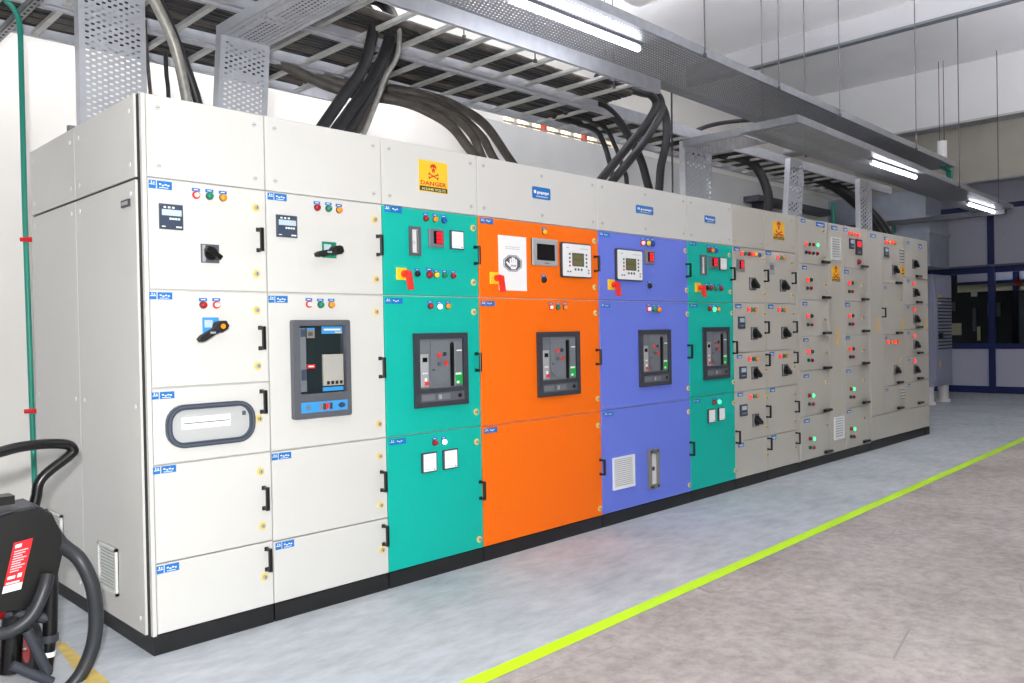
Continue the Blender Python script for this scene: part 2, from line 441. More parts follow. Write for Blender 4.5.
def g_handle(b):
    b.box(-0.006,-0.040,0.040,0.006,0.0,0.052,'black'); b.box(-0.006,-0.040,-0.052,0.006,0.0,-0.040,'black')
    b.plate(-0.008,-0.052,0.008,0.052,-0.032,-0.044,'black',0.003)
    b.box(-0.009,-0.004,0.037,0.009,0,0.055,'black'); b.box(-0.009,-0.004,-0.055,0.009,0,-0.037,'black')
def handle(cab, u, v): 
    x, z = FR(u, v); item(cab, 'handle', shared('handle', g_handle), x, z)
def g_lock(b):
    b.cyl((0,0,0),(0,-0.004,0),0.0185,'lockyellow',14); b.cyl((0,-0.004,0),(0,-0.012,0),0.010,'lightgrey',12)
    b.box(-0.0015,-0.0128,-0.006,0.0015,-0.012,0.006,'charcoal')
def lock(cab, u, v): x, z = FR(u, v); item(cab, 'lock', shared('lock', g_lock), x, z)
def tagp(cab, u0, v0, u1, v1, kind=0):
    x, z, w, h = RC(u0, v0, u1, v1); h *= 0.85
    def g(b):
        a = -w/2; s = w*0.30
        b.box(a,-0.003,-h/2,a+s,0,h/2,'tagblue'); b.box(a+s+w*0.06,-0.003,-h/2,w/2,0,h/2,'tagblue')
        t = h*0.10
        b.box(a+s*0.1,-0.0036,-h*0.05,a+s*0.9,-0.003,-h*0.05+t,'white'); b.box(a+s*0.3,-0.0036,h*0.12,a+s*0.42,-0.003,h*0.4,'white'); b.box(a+s*0.6,-0.0036,h*0.15,a+s*0.8,-0.003,h*0.3,'white')
        x0 = a+s+w*0.14; n = 4 if kind == 0 else 3
        for i in range(n):
            xx = x0+i*w*0.12; zz = (0.08, -0.06, 0.05, -0.02)[i]*h
            b.box(xx,-0.0036,zz-h*0.08,xx+w*0.085,-0.003,zz+h*0.10,'white')
        if kind == 0: b.box(x0,-0.0036,-h*0.36,x0+w*0.4,-0.003,-h*0.28,'white')
    b = MB(); g(b); item(cab, 'nameplate', b.mesh('nameplate'), x, z)
def tags(cab, u0, v0, u1, v1):
    x, z, w, h = RC(u0, v0, u1, v1)
    b = MB(); b.box(-w/2,-0.003,-h/2,w/2,0,h/2,'tagblue'); b.box(-w*0.35,-0.0036,-h*0.12,w*0.35,-0.003,h*0.08,'white'); b.box(-w*0.2,-0.0036,-h*0.34,w*0.3,-0.003,-h*0.24,'white')
    item(cab, 'nameplate', b.mesh('nameplate'), x, z)
LENS = {'r':'lensred','g':'green','o':'amber','b':'blue','y':'yellow','w':'white_on','R':'red_on','P':'redwhite_on','G':'green_on','d':'lensdark','D':'lensgreen','k':'black'}
def g_lamp(c, r, tg):
    def g(b):
        b.cyl((0,0,0),(0,-0.006,0),r*1.0,'charcoal' if c not in 'P' else 'red',14)
        k = 0.6 if c == 'P' else 0.86
        b.cyl((0,-0.006,0),(0,-0.014,0),r*k,LENS[c],14)
        b.dome((0,-0.014,0),r*k,r*0.45,LENS[c],14)
        if tg: b.box(-r*1.05,-0.003,r*0.95,r*1.05,0,r*1.75,'tagblue'); b.box(-r*0.6,-0.0035,r*1.25,r*0.5,-0.003,r*1.45,'white')
    return g
def lamp(cab, u, v, c, r=0.0165, tg=True, name='indicator_lamp'):
    x, z = FR(u, v); item(cab, name, shared((name, c, r, tg), g_lamp(c, r, tg)), x, z)
def g_rot(s):
    def g(b):
        b.plate(-s/2,-s/2,s/2,s/2,0,-0.008,'bezel',0.003)
        b.box(-s*0.45,-0.0086,-s*0.45,-s*0.28,-0.008,s*0.45,'lightgrey')
        b.cyl((0,-0.008,0),(0,-0.02,0),s*0.36,'black',16)
        c, sn = math.cos(0.6), math.sin(0.6); L, t = s*0.46, s*0.13
        pts = [(-L*c-t*sn*-1, L*sn+t*c), (-L*c-t*sn, L*sn-t*c), (L*c-t*sn, -L*sn-t*c), (L*c+t*sn, -L*sn+t*c)]
        b.prism(pts[::-1],-0.02,-0.05,'black')
    return g
def rotary(cab, u0, v0, u1, v1):
    x, z, w, h = RC(u0, v0, u1, v1); s = 0.080 if x < 3 else 0.105
    item(cab, 'rotary_switch', shared(('rotary_switch', s), g_rot(s)), x, z)
def lever_switch(cab, u0, v0, u1, v1, pu, pv, tu, tv, plate):
    x, z, w, h = RC(u0, v0, u1, v1); px, pz = FR(pu, pv); tx, tz = FR(tu, tv)
    b = MB(); b.plate(-w/2,-h/2,w/2,h/2,0,-0.006,plate,0.002); b.box(-w*0.4,-0.0066,-h*0.1,w*0.1,-0.006,h*0.35,'display')
    px, pz, tx, tz = px-x, pz-z, tx-x, tz-z
    b.cyl((px,-0.006,pz),(px,-0.05,pz),0.022,'black_matte',14)
    d = Vector((tx-px,0,tz-pz)); L = d.length; d.normalize(); nn = Vector((-d.z,0,d.x))
    A = Vector((px,0,pz)); pts = [A+nn*0.012-d*0.026, A+nn*0.021-d*0.012, A+nn*0.021+d*0.014, A+nn*0.012+d*0.035, A+nn*0.014+d*(L-0.02), A+nn*0.008+d*L, A-nn*0.008+d*L, A-nn*0.014+d*(L-0.02), A-nn*0.012+d*0.035, A-nn*0.021+d*0.014, A-nn*0.021-d*0.012, A-nn*0.012-d*0.026]
    if True: pts = [(q.x,q.z) for q in pts]
    b.prism(pts,-0.03,-0.062,'black_matte')
    b.cyl((px,-0.062,pz),(px,-0.066,pz),0.011,'amber' if plate == 'skyblue' else 'black',10)
    mid = A+d*L*0.45; b.box(mid.x-0.012,-0.0628,mid.z-0.004,mid.x+0.012,-0.062,mid.z+0.004,'lightgrey')
    item(cab, 'rotary_switch', b.mesh('rotary_switch'), x, z)
def isolator(cab, u0, v0, u1, v1, pu, pv, tu, tv):
    # yellow plate with a red drop handle
    x, z, w, h = RC(u0, v0, u1, v1); px, pz = FR(pu, pv); tx, tz = FR(tu, tv)
    w = min(w, h*1.05)
    px, pz = 0.012, 0.0; tz = (tz-z); tx = 0.028
    b = MB(); b.plate(-w/2,-h/2,w/2,h/2,0,-0.006,'yellow',0.002)
    b.cyl((px,-0.006,pz),(px,-0.040,pz),0.019,'handle_red',14)
    b.prism([(px+0.011,0.012),(px-0.011,0.012),(tx-0.012,tz),(tx+0.010,tz)],-0.03,-0.058,'handle_red')
    item(cab, 'isolator_handle', b.mesh('isolator_handle'), x, z)
def meter(cab, u0, v0, u1, v1, kind):
    x, z, w, h = RC(u0, v0, u1, v1); b = MB(); a, t, e, d = -w/2, h/2, w/2, -h/2
    if kind == 'digital':        # dark multifunction meter with a bright display
        b.plate(a,d,e,t,0,-0.012,'slate',0.003)
        b.box(a+w*0.08,-0.0128,t-h*0.46,e-w*0.08,-0.012,t-h*0.22,'display')
        for i in range(3): b.box(a+w*(0.16+0.18*i),-0.0128,t-h*0.17,a+w*(0.26+0.18*i),-0.012,t-h*0.1,'white')
        for i in range(4): b.box(a+w*(0.40+0.12*i),-0.0128,t-h*0.62,a+w*(0.49+0.12*i),-0.012,t-h*0.54,'white')
        b.box(a+w*0.07,-0.0128,d+h*0.08,a+w*0.22,-0.012,d+h*0.12,'white'); b.box(e-w*0.32,-0.0128,d+h*0.07,e-w*0.08,-0.012,d+h*0.13,'white')
    elif kind == 'slim':
        b.ring([(a,d),(e,d),(e,t),(a,t)],[(a+w*0.2,d+h*0.1),(e-w*0.2,d+h*0.1),(e-w*0.2,t-h*0.1),(a+w*0.2,t-h*0.1)],0,-0.014,'bezel')
        b.box(a+w*0.2,-0.006,d+h*0.1,e-w*0.2,-0.001,t-h*0.1,'offwhite'); b.box(e-w*0.34,-0.0075,d+h*0.12,e-w*0.24,-0.006,t-h*0.12,'greyink')
        b.box(a+w*0.26,-0.0068,-h*0.1,a+w*0.55,-0.006,h*0.02,'paleink')
    elif kind == 'red':
        b.plate(a,d,e,t,0,-0.014,'midgrey',0.003); b.box(a+w*0.26,-0.0148,d+h*0.2,e-w*0.14,-0.014,t-h*0.12,'darkglass')
        for i in range(3):
            z0 = d+h*(0.24+0.21*i); b.box(a+w*0.46,-0.0155,z0,e-w*0.17,-0.0148,z0+h*0.17,'digit_on')
    elif kind == 'white':
        b.plate(a,d,e,t,0,-0.012,'charcoal',0.002); b.box(a+w*0.08,-0.0128,d+h*0.06,e-w*0.08,-0.012,t-h*0.06,'paper')
        b.box(a+w*0.12,-0.0133,d+h*0.16,e-w*0.3,-0.0128,d+h*0.18,'paleink'); b.cyl((e-w*0.2,-0.0128,d+h*0.13),(e-w*0.2,-0.0136,d+h*0.13),0.004,'greyink',8)
    elif kind == 'relay':        # small dark relay with pale screen
        b.plate(a,d,e,t,0,-0.012,'slate',0.003); b.box(a+w*0.15,-0.0128,h*0.02,e-w*0.15,-0.012,t-h*0.14,'display')
        b.box(a+w*0.2,-0.0128,-h*0.30,e-w*0.2,-0.012,-h*0.22,'lightgrey')
    elif kind == 'relay_red':
        b.plate(a,d,e,t,0,-0.012,'charcoal',0.003); b.box(a+w*0.2,-0.0128,h*0.02,e-w*0.2,-0.012,t-h*0.14,'digit_on'); b.box(a+w*0.25,-0.0128,d+h*0.08,e-w*0.25,-0.012,d+h*0.25,'midgrey')
    elif kind == 'plate':
        b.plate(a,d,e,t,0,-0.006,'lightgrey',0.002); b.box(a+w*0.2,-0.0066,-h*0.1,e-w*0.2,-0.006,h*0.3,'midgrey')
    item(cab, 'panel_meter', b.mesh('panel_meter'), x, z)
def breaker(cab, u0, v0, u1, v1):
    x, z, w, h = RC(u0, v0, u1, v1); w *= 0.955; h *= 0.985; b = MB(); a, t, e, d = -w/2, h/2, w/2, -h/2
    ix0, ix1, iz0, iz1 = a+w*0.09, e-w*0.09, d+h*0.25, t-h*0.08
    fm = 'charcoal'
    b.ring([(a,d),(e,d),(e,t),(a,t)],[(ix0,iz0),(ix1,iz0),(ix1,iz1),(ix0,iz1)],0,-0.020,fm)
    W, H = ix1-ix0, iz1-iz0
    b.box(ix0,-0.008,iz0,ix1,-0.002,iz1,'midgrey')
    b.plate(ix0+W*0.02,iz0+H*0.03,ix0+W*0.20,iz1-H*0.30,-0.008,-0.016,'lightgrey',0.003)
    b.box(ix0+W*0.06,-0.0168,iz0+H*0.54,ix0+W*0.165,-0.016,iz0+H*0.63,'darkglass')
    for i in range(3): b.box(ix0+W*(0.06+0.04*i),-0.0168,iz0+H*0.30,ix0+W*(0.085+0.04*i),-0.016,iz0+H*0.33,'white')
    b.box(ix0+W*0.10,-0.0168,iz0+H*0.07,ix0+W*0.19,-0.016,iz0+H*0.15,'handle_red')
    b.box(ix0+W*0.10,-0.0168,iz0+H*0.15,ix0+W*0.15,-0.016,iz0+H*0.22,'paper')
    # shaped cover with a round bottom
    pts = [(ix0+W*0.25, iz1-H*0.03), (ix0+W*0.25, iz0+H*0.28)]+[(ix0+W*(0.46+0.21*math.cos(q)), iz0+H*(0.28+0.20*math.sin(q))) for q in [math.pi+i*math.pi/8 for i in range(1,8)]]+[(ix0+W*0.67, iz0+H*0.28),(ix0+W*0.67, iz1-H*0.03)]
    b.prism(pts,-0.008,-0.015,'midgrey')
    for qx, qz, mm in ((0.43,0.67,'handle_red'),(0.56,0.69,'charcoal'),(0.44,0.50,'bezel'),(0.59,0.50,'handle_red')):
        b.cyl((ix0+W*qx,-0.015,iz0+H*qz),(ix0+W*qx,-0.021,iz0+H*qz),W*0.04,mm,10)
    b.box(ix0+W*0.28,-0.0158,iz0+H*0.36,ix0+W*0.33,-0.015,iz0+H*0.39,'black')
    b.prism([(ix0+W*0.75,iz0+H*0.02),(ix0+W*0.71,iz0+H*0.02),(ix0+W*0.71,iz1-H*0.10),(ix0+W*0.74,iz1-H*0.07),(ix0+W*0.77,iz1-H*0.12),(ix0+W*0.77,iz0+H*0.45)],-0.008,-0.022,'black')
    b.plate(ix0+W*0.80,iz0+H*0.02,ix0+W*0.985,iz1-H*0.06,-0.008,-0.014,'midgrey',0.003)
    b.box(ix0+W*0.85,-0.0148,iz1-H*0.26,ix0+W*0.97,-0.014,iz1-H*0.235,'white')
    b.box(ix0+W*0.815,-0.0148,iz0+H*0.05,ix0+W*0.98,-0.014,iz0+H*0.31,'labelgreen'); b.box(ix0+W*0.815,-0.0154,iz0+H*0.25,ix0+W*0.95,-0.0148,iz0+H*0.29,'white')
    b.box(ix0+W*0.84,-0.0154,iz0+H*0.07,ix0+W*0.90,-0.0148,iz0+H*0.12,'white')
    # lower strip
    sz0, sz1 = d+h*0.07, d+h*0.19
    b.box(ix0,-0.0208,sz0,ix1,-0.020,sz1,'bezel'); b.box(ix0+W*0.02,-0.0220,sz0+h*0.02,ix0+W*0.31,-0.0208,sz1-h*0.02,'midgrey')
    b.box(ix0+W*0.37,-0.0220,sz0+h*0.02,ix0+W*0.66,-0.0208,sz1-h*0.02,'midgrey'); b.box(ix0+W*0.40,-0.0226,sz0+h*0.03,ix0+W*0.46,-0.0220,sz1-h*0.03,'lightgrey')
    b.cyl((ix0+W*0.89,-0.0208,(sz0+sz1)/2),(ix0+W*0.89,-0.0250,(sz0+sz1)/2),h*0.03,'black',12)
    item(cab, 'circuit_breaker', b.mesh('circuit_breaker'), x, z)
def breaker_glass(cab, u0, v0, u1, v1):
    x, z, w, h = RC(u0, v0, u1, v1); w *= 0.955; b = MB(); a, t, e, d = -w/2, h/2, w/2, -h/2
    ix0, ix1, iz0, iz1 = a+w*0.11, e-w*0.08, d+h*0.25, t-h*0.06
    b.ring(rrect(a,d,e,t,w*0.03,2),rrect(ix0,iz0,ix1,iz1,w*0.02,2),0,-0.03,'bezel')
    W, H = ix1-ix0, iz1-iz0
    b.box(ix0,-0.006,iz0,ix1,-0.002,iz1,'tintglass')
    b.plate(ix0+W*0.04,iz0+H*0.03,ix0+W*0.17,iz1-H*0.03,-0.006,-0.015,'midgrey',0.003); b.box(ix0+W*0.05,-0.0156,iz1-H*0.16,ix0+W*0.16,-0.015,iz1-H*0.05,'slate')
    b.box(ix0+W*0.05,-0.0156,iz0+H*0.2,ix0+W*0.16,-0.015,iz0+H*0.36,'slate')
    b.box(ix0+W*0.20,-0.010,iz1-H*0.18,ix0+W*0.36,-0.006,iz1-H*0.03,'skin_grey'); b.box(ix0+W*0.20,-0.0106,iz1-H*0.06,ix0+W*0.36,-0.010,iz1-H*0.03,'skyblue'); b.box(ix0+W*0.22,-0.0106,iz1-H*0.15,ix0+W*0.32,-0.010,iz1-H*0.09,'cable_old')
    b.box(ix0+W*0.19,-0.010,iz0+H*0.37,ix0+W*0.36,-0.006,iz0+H*0.43,'red'); b.box(ix0+W*0.22,-0.0106,iz0+H*0.39,ix0+W*0.33,-0.010,iz0+H*0.41,'white')
    b.box(ix0+W*0.52,-0.010,iz1-H*0.12,ix0+W*0.97,-0.006,iz1-H*0.01,'skyblue'); b.box(ix0+W*0.56,-0.0106,iz1-H*0.07,ix0+W*0.93,-0.010,iz1-H*0.045,'white'); b.box(ix0+W*0.8,-0.0106,iz1-H*0.11,ix0+W*0.95,-0.010,iz1-H*0.09,'lockyellow')
    b.plate(ix0+W*0.52,iz0+H*0.10,ix0+W*0.96,iz0+H*0.57,-0.006,-0.02,'mccb',0.003)
    for i in range(9): b.box(ix0+W*(0.55+0.045*i),-0.0206,iz0+H*0.26,ix0+W*(0.565+0.045*i),-0.02,iz0+H*0.54,'lightgrey')
    for i in range(4): b.box(ix0+W*(0.58+0.095*i),-0.0212,iz0+H*0.12,ix0+W*(0.64+0.095*i),-0.02,iz0+H*0.17,'black')
    b.box(ix0+W*0.52,-0.010,iz0+H*0.02,ix0+W*0.97,-0.006,iz0+H*0.08,'skyblue')
    sz0, sz1 = d+h*0.06, d+h*0.165
    b.box(ix0,-0.0308,sz0,ix1,-0.03,sz1,'skyblue')
    b.cyl((ix0+W*0.14,-0.0308,(sz0+sz1)/2),(ix0+W*0.14,-0.035,(sz0+sz1)/2),h*0.024,'midgrey',10)
    for q, mm in ((0.38,'skin_grey'),(0.46,'cable_old'),(0.52,'handle_red'),(0.60,'cable_old')): b.box(ix0+W*q,-0.033,sz0+h*0.02,ix0+W*(q+0.06),-0.0308,sz1-h*0.02,mm)
    b.prism(ngon(ix0+W*0.87,(sz0+sz1)/2,h*0.028,10,0,1.5),-0.0308,-0.033,'slate')
    item(cab, 'circuit_breaker', b.mesh('circuit_breaker'), x, z)
def controller(cab, u0, v0, u1, v1):
    x, z, w, h = RC(u0, v0, u1, v1); b = MB(); a, t, e, d = -w/2, h/2, w/2, -h/2
    b.prism(rrect(a,d,e,t,w*0.04,3),0,-0.012,'charcoal'); b.prism(rrect(a+w*0.05,d+h*0.04,e-w*0.03,t-h*0.04,w*0.03,3),-0.012,-0.016,'white')
    b.box(-w*0.16,-0.0168,-h*0.17,w*0.23,-0.016,h*0.21,'charcoal'); b.box(-w*0.13,-0.0174,-h*0.14,w*0.20,-0.0168,h*0.01,'lcd'); b.box(-w*0.13,-0.0174,h*0.03,w*0.20,-0.0168,h*0.17,'lcd')
    for i in range(4):
        zz = h*(0.17-0.11*i)
        b.cyl((-w*0.24,-0.016,zz),(-w*0.24,-0.019,zz),w*0.025,'greyink' if i < 3 else 'handle_red',8); b.cyl((w*0.31,-0.016,zz),(w*0.31,-0.019,zz),w*0.025,'greyink',8)
    for i in range(3): b.cyl((-w*0.06+w*0.1*i,-0.016,-h*0.26),(-w*0.06+w*0.1*i,-0.019,-h*0.26),w*0.028,'greyink',8)
    for qx, qz in ((-0.30,-0.33),(-0.22,-0.33),(0.38,-0.27),(0.38,-0.35)): b.box(w*qx-w*0.025,-0.0166,h*qz-h*0.02,w*qx+w*0.025,-0.016,h*qz+h*0.02,'greyink')
    b.box(w*0.10,-0.0166,h*0.33,w*0.38,-0.016,h*0.35,'paleink'); b.box(-w*0.34,-0.0166,h*0.33,-w*0.26,-0.016,h*0.37,'paleink')
    item(cab, 'generator_controller', b.mesh('generator_controller'), x, z)
def hmi(cab, u0, v0, u1, v1):
    x, z, w, h = RC(u0, v0, u1, v1); b = MB(); a, t, e, d = -w/2, h/2, w/2, -h/2
    b.plate(a,d,e,t,0,-0.012,'lightgrey',0.005); b.box(a,-0.0065,d,a+w*0.06,-0.0,t,'bezel')
    b.box(a+w*0.17,-0.0128,d+h*0.20,e-w*0.13,-0.012,t-h*0.20,'darkglass'); b.box(-w*0.05,-0.0128,d+h*0.08,w*0.15,-0.012,d+h*0.11,'bezel')
    item(cab, 'touch_screen', b.mesh('touch_screen'), x, z)
def stop_notice(cab, u0, v0, u1, v1):
    x, z, w, h = RC(u0, v0, u1, v1); b = MB()
    b.box(-w/2,-0.0016,-h/2,w/2,0,h/2,'paper'); y = -0.0016
    for zz, ww in ((0.30, 0.5), (0.265, 0.5)):
        for i in range(5): b.box(-w*0.25+w*0.105*i,y-0.0004,h*zz-h*0.008,-w*0.25+w*0.105*i+w*0.08,y,h*zz+h*0.008,'paleink')
    cz = -h*0.0; A, B = w*0.33, h*0.15          # half width and half height of the emblem
    def E(pts): return [(px_*A, cz+pz_*B) for px_, pz_ in pts]
    oc = lambda r: E(ngon(0,0,r,8,math.pi/8))
    b.prism(oc(1.08),y,y-0.0005,'greyink'); b.ring(oc(1.0),oc(0.94),y-0.0004,y-0.0009,'paper')
    yy, y2 = y-0.0005, y-0.0011
    b.prism(E([(-0.34,-0.30),(-0.18,-0.72),(0.30,-0.72),(0.46,-0.30),(0.46,0.10),(-0.34,0.10)]),yy,y2,'paper')
    for i, (fx, top) in enumerate(((-0.25,0.58),(-0.03,0.76),(0.17,0.72),(0.37,0.52))):
        b.prism(E([(fx-0.088,0.0),(fx+0.088,0.0),(fx+0.088,top-0.08),(fx+0.05,top),(fx-0.05,top),(fx-0.088,top-0.08)]),yy,y2-0.0001,'paper')
    b.prism(E([(-0.22,-0.55),(-0.32,-0.10),(-0.62,0.22),(-0.74,0.12),(-0.52,-0.26)]),yy,y2-0.0002,'paper')
    text_shape(b,'STOP',0.06*A,cz-0.30*B,0.62*A,0.24*B,y2-0.0004,'greyink')
    note(item(cab, 'notice', b.mesh('notice'), x, z), 'white paper notice with a raised palm in a dark octagon')
def vent(cab, x, z, w, h, m='white', n=9):
    b = MB(); a, t, e, d = -w/2, h/2, w/2, -h/2
    b.ring([(a,d),(e,d),(e,t),(a,t)],[(a+0.014,d+0.014),(e-0.014,d+0.014),(e-0.014,t-0.014),(a+0.014,t-0.014)],0,-0.012,m)
    b.box(a+0.014,-0.001,d+0.014,e-0.014,0.0,t-0.014,'lightgrey')
    hh = (h-0.028)/n
    for i in range(n):
        z0 = d+0.014+i*hh
        b.box(a+0.014,-0.010,z0,e-0.014,-0.004,z0+hh*0.62,m)
    item(cab, 'vent_grille', b.mesh('vent_grille'), x, z)
def slits(cab, u0, v0, u1, v1, n):
    x, z, w, h = RC(u0, v0, u1, v1); b = MB()
    for i in range(n):
        z0 = -h/2+h*(i+0.5)/n; b.plate(-w/2,z0-h*0.22/n,w/2,z0+h*0.22/n,0,-0.01,'paint',0.004); b.box(-w/2+0.004,-0.006,z0-h*0.36/n,w/2-0.004,0,z0-h*0.22/n,'gap')
    item(cab, 'vent_louvres', b.mesh('vent_louvres'), x, z)
def oval_window(cab, u0, v0, u1, v1):
    x, z, w, h = RC(u0, v0, u1, v1); b = MB(); r = h*0.42
    b.ring(rrect(-w/2,-h/2,w/2,h/2,r,6),rrect(-w/2+0.022,-h/2+0.022,w/2-0.022,h/2-0.022,r-0.022,6),0,-0.02,'slate')
    b.ring(rrect(-w/2+0.006,-h/2+0.006,w/2-0.006,h/2-0.006,r-0.006,6),rrect(-w/2+0.013,-h/2+0.013,w/2-0.013,h/2-0.013,r-0.013,6),-0.02,-0.024,'bezel')
    b.prism(rrect(-w/2+0.022,-h/2+0.022,w/2-0.022,h/2-0.022,r-0.022,6),0,-0.004,'window_grey')
    b.box(-w*0.33,-0.0046,-h*0.08,w*0.22,-0.004,h*0.2,'paper'); b.box(-w*0.31,-0.0052,h*0.045,w*0.21,-0.0046,h*0.065,'charcoal')
    b.box(w*0.36,-0.007,h*0.14,w*0.40,-0.004,h*0.24,'bezel')
    note(item(cab, 'viewing_window', b.mesh('viewing_window'), x, z), 'rounded oblong window in a dark slate frame')
def gauge(cab, u0, v0, u1, v1):
    x, z, w, h = RC(u0, v0, u1, v1); b = MB()
    b.ring([(-w/2,-h/2),(w/2,-h/2),(w/2,h/2),(-w/2,h/2)],[(-w*0.3,-h*0.40),(w*0.3,-h*0.40),(w*0.3,h*0.40),(-w*0.3,h*0.40)],0,-0.02,'skin_grey')
    b.box(-w*0.3,-0.006,-h*0.4,w*0.3,-0.001,h*0.4,'offwhite'); b.cyl((0,-0.006,0),(0,-0.009,0),w*0.13,'gap',10); b.box(-w*0.3,-0.010,-h*0.4,-w*0.15,-0.006,h*0.4,'bezel')
    for s in (-1, 1):
        b.box(-w*0.42,-0.024,s*h*0.45-h*0.03,w*0.42,-0.02,s*h*0.45+h*0.03,'charcoal'); b.cyl((0,-0.024,s*h*0.45),(0,-0.03,s*h*0.45),w*0.16,'steel',10)
    item(cab, 'tube_gauge', b.mesh('tube_gauge'), x, z)
def g_tlever(b):
    b.box(-0.04,-0.012,-0.014,0.03,0,0.014,'bezel'); b.plate(-0.075,-0.012,0.075,0.012,-0.012,-0.04,'black',0.005)
def tlever(cab, u, v): x, z = FR(u, v); item(cab, 'lever', shared('lever', g_tlever), x-0.03, z)
def tape(cab, u, v0, v1, w=0.035):
    x, z, _, h = RC(u-0.5, v0, u+0.5, v1); b = MB(); b.box(-w/2,-0.001,-h/2,w/2,0,h/2,'signyellow'); item(cab, 'yellow_strip', b.mesh('yellow_strip'), x, z)
def skull(b, cx, cz, s, y, m, eye):
    b.prism([(cx+0.5*s*math.cos(q)*1.0, cz+0.25*s+0.5*s*0.8*math.sin(q)) for q in [i*math.pi/8 for i in range(-1,10)]]+[(cx-0.22*s,cz-0.1*s),(cx-0.2*s,cz-0.4*s),(cx+0.2*s,cz-0.4*s),(cx+0.22*s,cz-0.1*s)],y,y-0.0005,m)
    for q in (-1, 1): b.prism(ngon(cx+q*0.2*s,cz+0.12*s,0.12*s,8),y-0.0005,y-0.0009,eye)
    b.box(cx-0.03*s,y-0.0009,cz-0.4*s,cx+0.03*s,y-0.0005,cz-0.22*s,eye)
    for q in (-1, 1):
        d = Vector((q*0.82, 0, -0.30)).normalized(); n = Vector((-d.z,0,d.x)); c = Vector((cx,0,cz-0.85*s)); L = 0.75*s; t = 0.07*s
        pts = [c-d*L+n*t, c-d*L-n*t, c+d*L-n*t, c+d*L+n*t]; b.prism([(p.x,p.z) for p in (pts if q > 0 else pts)],y,y-0.0005-0.0002*(q+1),m)
        for e in (-1, 1):
            for f in (-1, 1):
                k = c+d*L*e+n*f*0.09*s; b.prism(ngon(k.x,k.z,0.1*s,8),y,y-0.0006,m)
def danger_sign(cab, u0, v0, u1, v1, full=True):
    x, z, w, h = RC(u0, v0, u1, v1); b = MB()
    b.box(-w/2,-0.002,-h/2,w/2,0,h/2,'signyellow'); y = -0.002
    skull(b, 0, h*0.24, h*0.26 if full else w*0.34, y, 'signred', 'signyellow')
    b.box(-w/2+0.004,y-0.0005,-h/2+0.004,w/2-0.004,y,-h*0.33,'signink')
    text_shape(b, 'DANGER', 0, -h*0.225, w*0.90, h*0.14, y-0.0006, 'signred')
    text_shape(b, '415/440 VOLTS', 0, -h*0.412, w*0.84, h*0.085, y-0.0009, 'signpaleink')
    note(item(cab, 'warning_sign', b.mesh('warning_sign'), x, z), 'yellow danger sign with a red skull and crossbones')
def top_badge(cab, u0, v0, u1, v1):
    x, z, w, h = RC(u0, v0, u1, v1); b = MB()
    b.prism(rrect(-w/2,-h/2,w/2,h/2,h*0.15,3),0,-0.003,'tagblue'); y = -0.003
    b.box(-w*0.42,y-0.0005,-h*0.06,-w*0.3,y,h*0.2,'white')
    for i in range(6): b.box(-w*0.24+i*w*0.11,y-0.0005,-h*0.12+h*0.05*(i % 2),-w*0.16+i*w*0.11,y,h*0.12,'white')
    b.box(-w*0.3,y-0.0005,-h*0.34,w*0.34,y,-h*0.26,'display')
    item(cab, 'maker_badge', b.mesh('maker_badge'), x, z)

def g_screw(b): b.cyl((0,0,0),(0,-0.004,0),0.011,'screw',10); b.box(-0.006,-0.0046,-0.0012,0.006,-0.004,0.0012,'bezel')

def cabinet(x0, x1, label, doors, tops, mat_front='paint', zbody=ZP, frame=0.0):
    root = thing('switchgear_cabinet', label, 'cabinet', (x0, 0, 0), 'switchgear cabinets in the long row')
    c = {'root': root, 'doors': [], 'x0': x0, 'x1': x1}
    b = MB(); PM = 'pebble' if x0 > 4.6 else 'paint'
    b.box(x0+0.001,0.021,zbody,x1-0.001,DEP,ZT-0.002,PM)
    # shell behind the doors shows as thin joints
    body = b.build('body', root, (x0,0,0))
    b = MB(); b.box(x0+0.004,0.004,0.0,x1-0.004,DEP-0.01,zbody-0.001,'plinth'); b.build('plinth', root, (x0,0,0))
    for (a, zb, e, zt, m) in doors:
        q = MB(); q.plate(a+GAP,zb+GAP,e-GAP,zt-GAP,0.021,0.0,m,0.003)
        d = q.build('door', root, ((a+e)/2,0,(zb+zt)/2)); c['doors'].append((d, (a,zb,e,zt)))
    for (a, e, scr) in tops:
        q = MB(); q.plate(a+GAP,ZB+GAP,e-GAP,ZT,0.021,0.0,PM,0.003)
        d = q.build('top_panel', root, ((a+e)/2,0,(ZB+ZT)/2)); c['doors'].append((d, (a,ZB,e,ZT)))
        if scr:
            for xx in ([a+0.05, e-0.05] if scr < 3 else [a+0.05,(a+e)/2,e-0.05]):
                for zz in (ZB+0.05, ZT-0.05): put('screw', shared('screw', g_screw), d, (xx,0,zz))
    return c
def grid(x0, x1, zs, m): return [(x0, zs[i+1], x1, zs[i], m) for i in range(len(zs)-1)]
X = [0, 0.5455, 1.190, 1.852, 2.926, 3.986, 4.638, 5.171, 5.757, 7.373, 9.140]

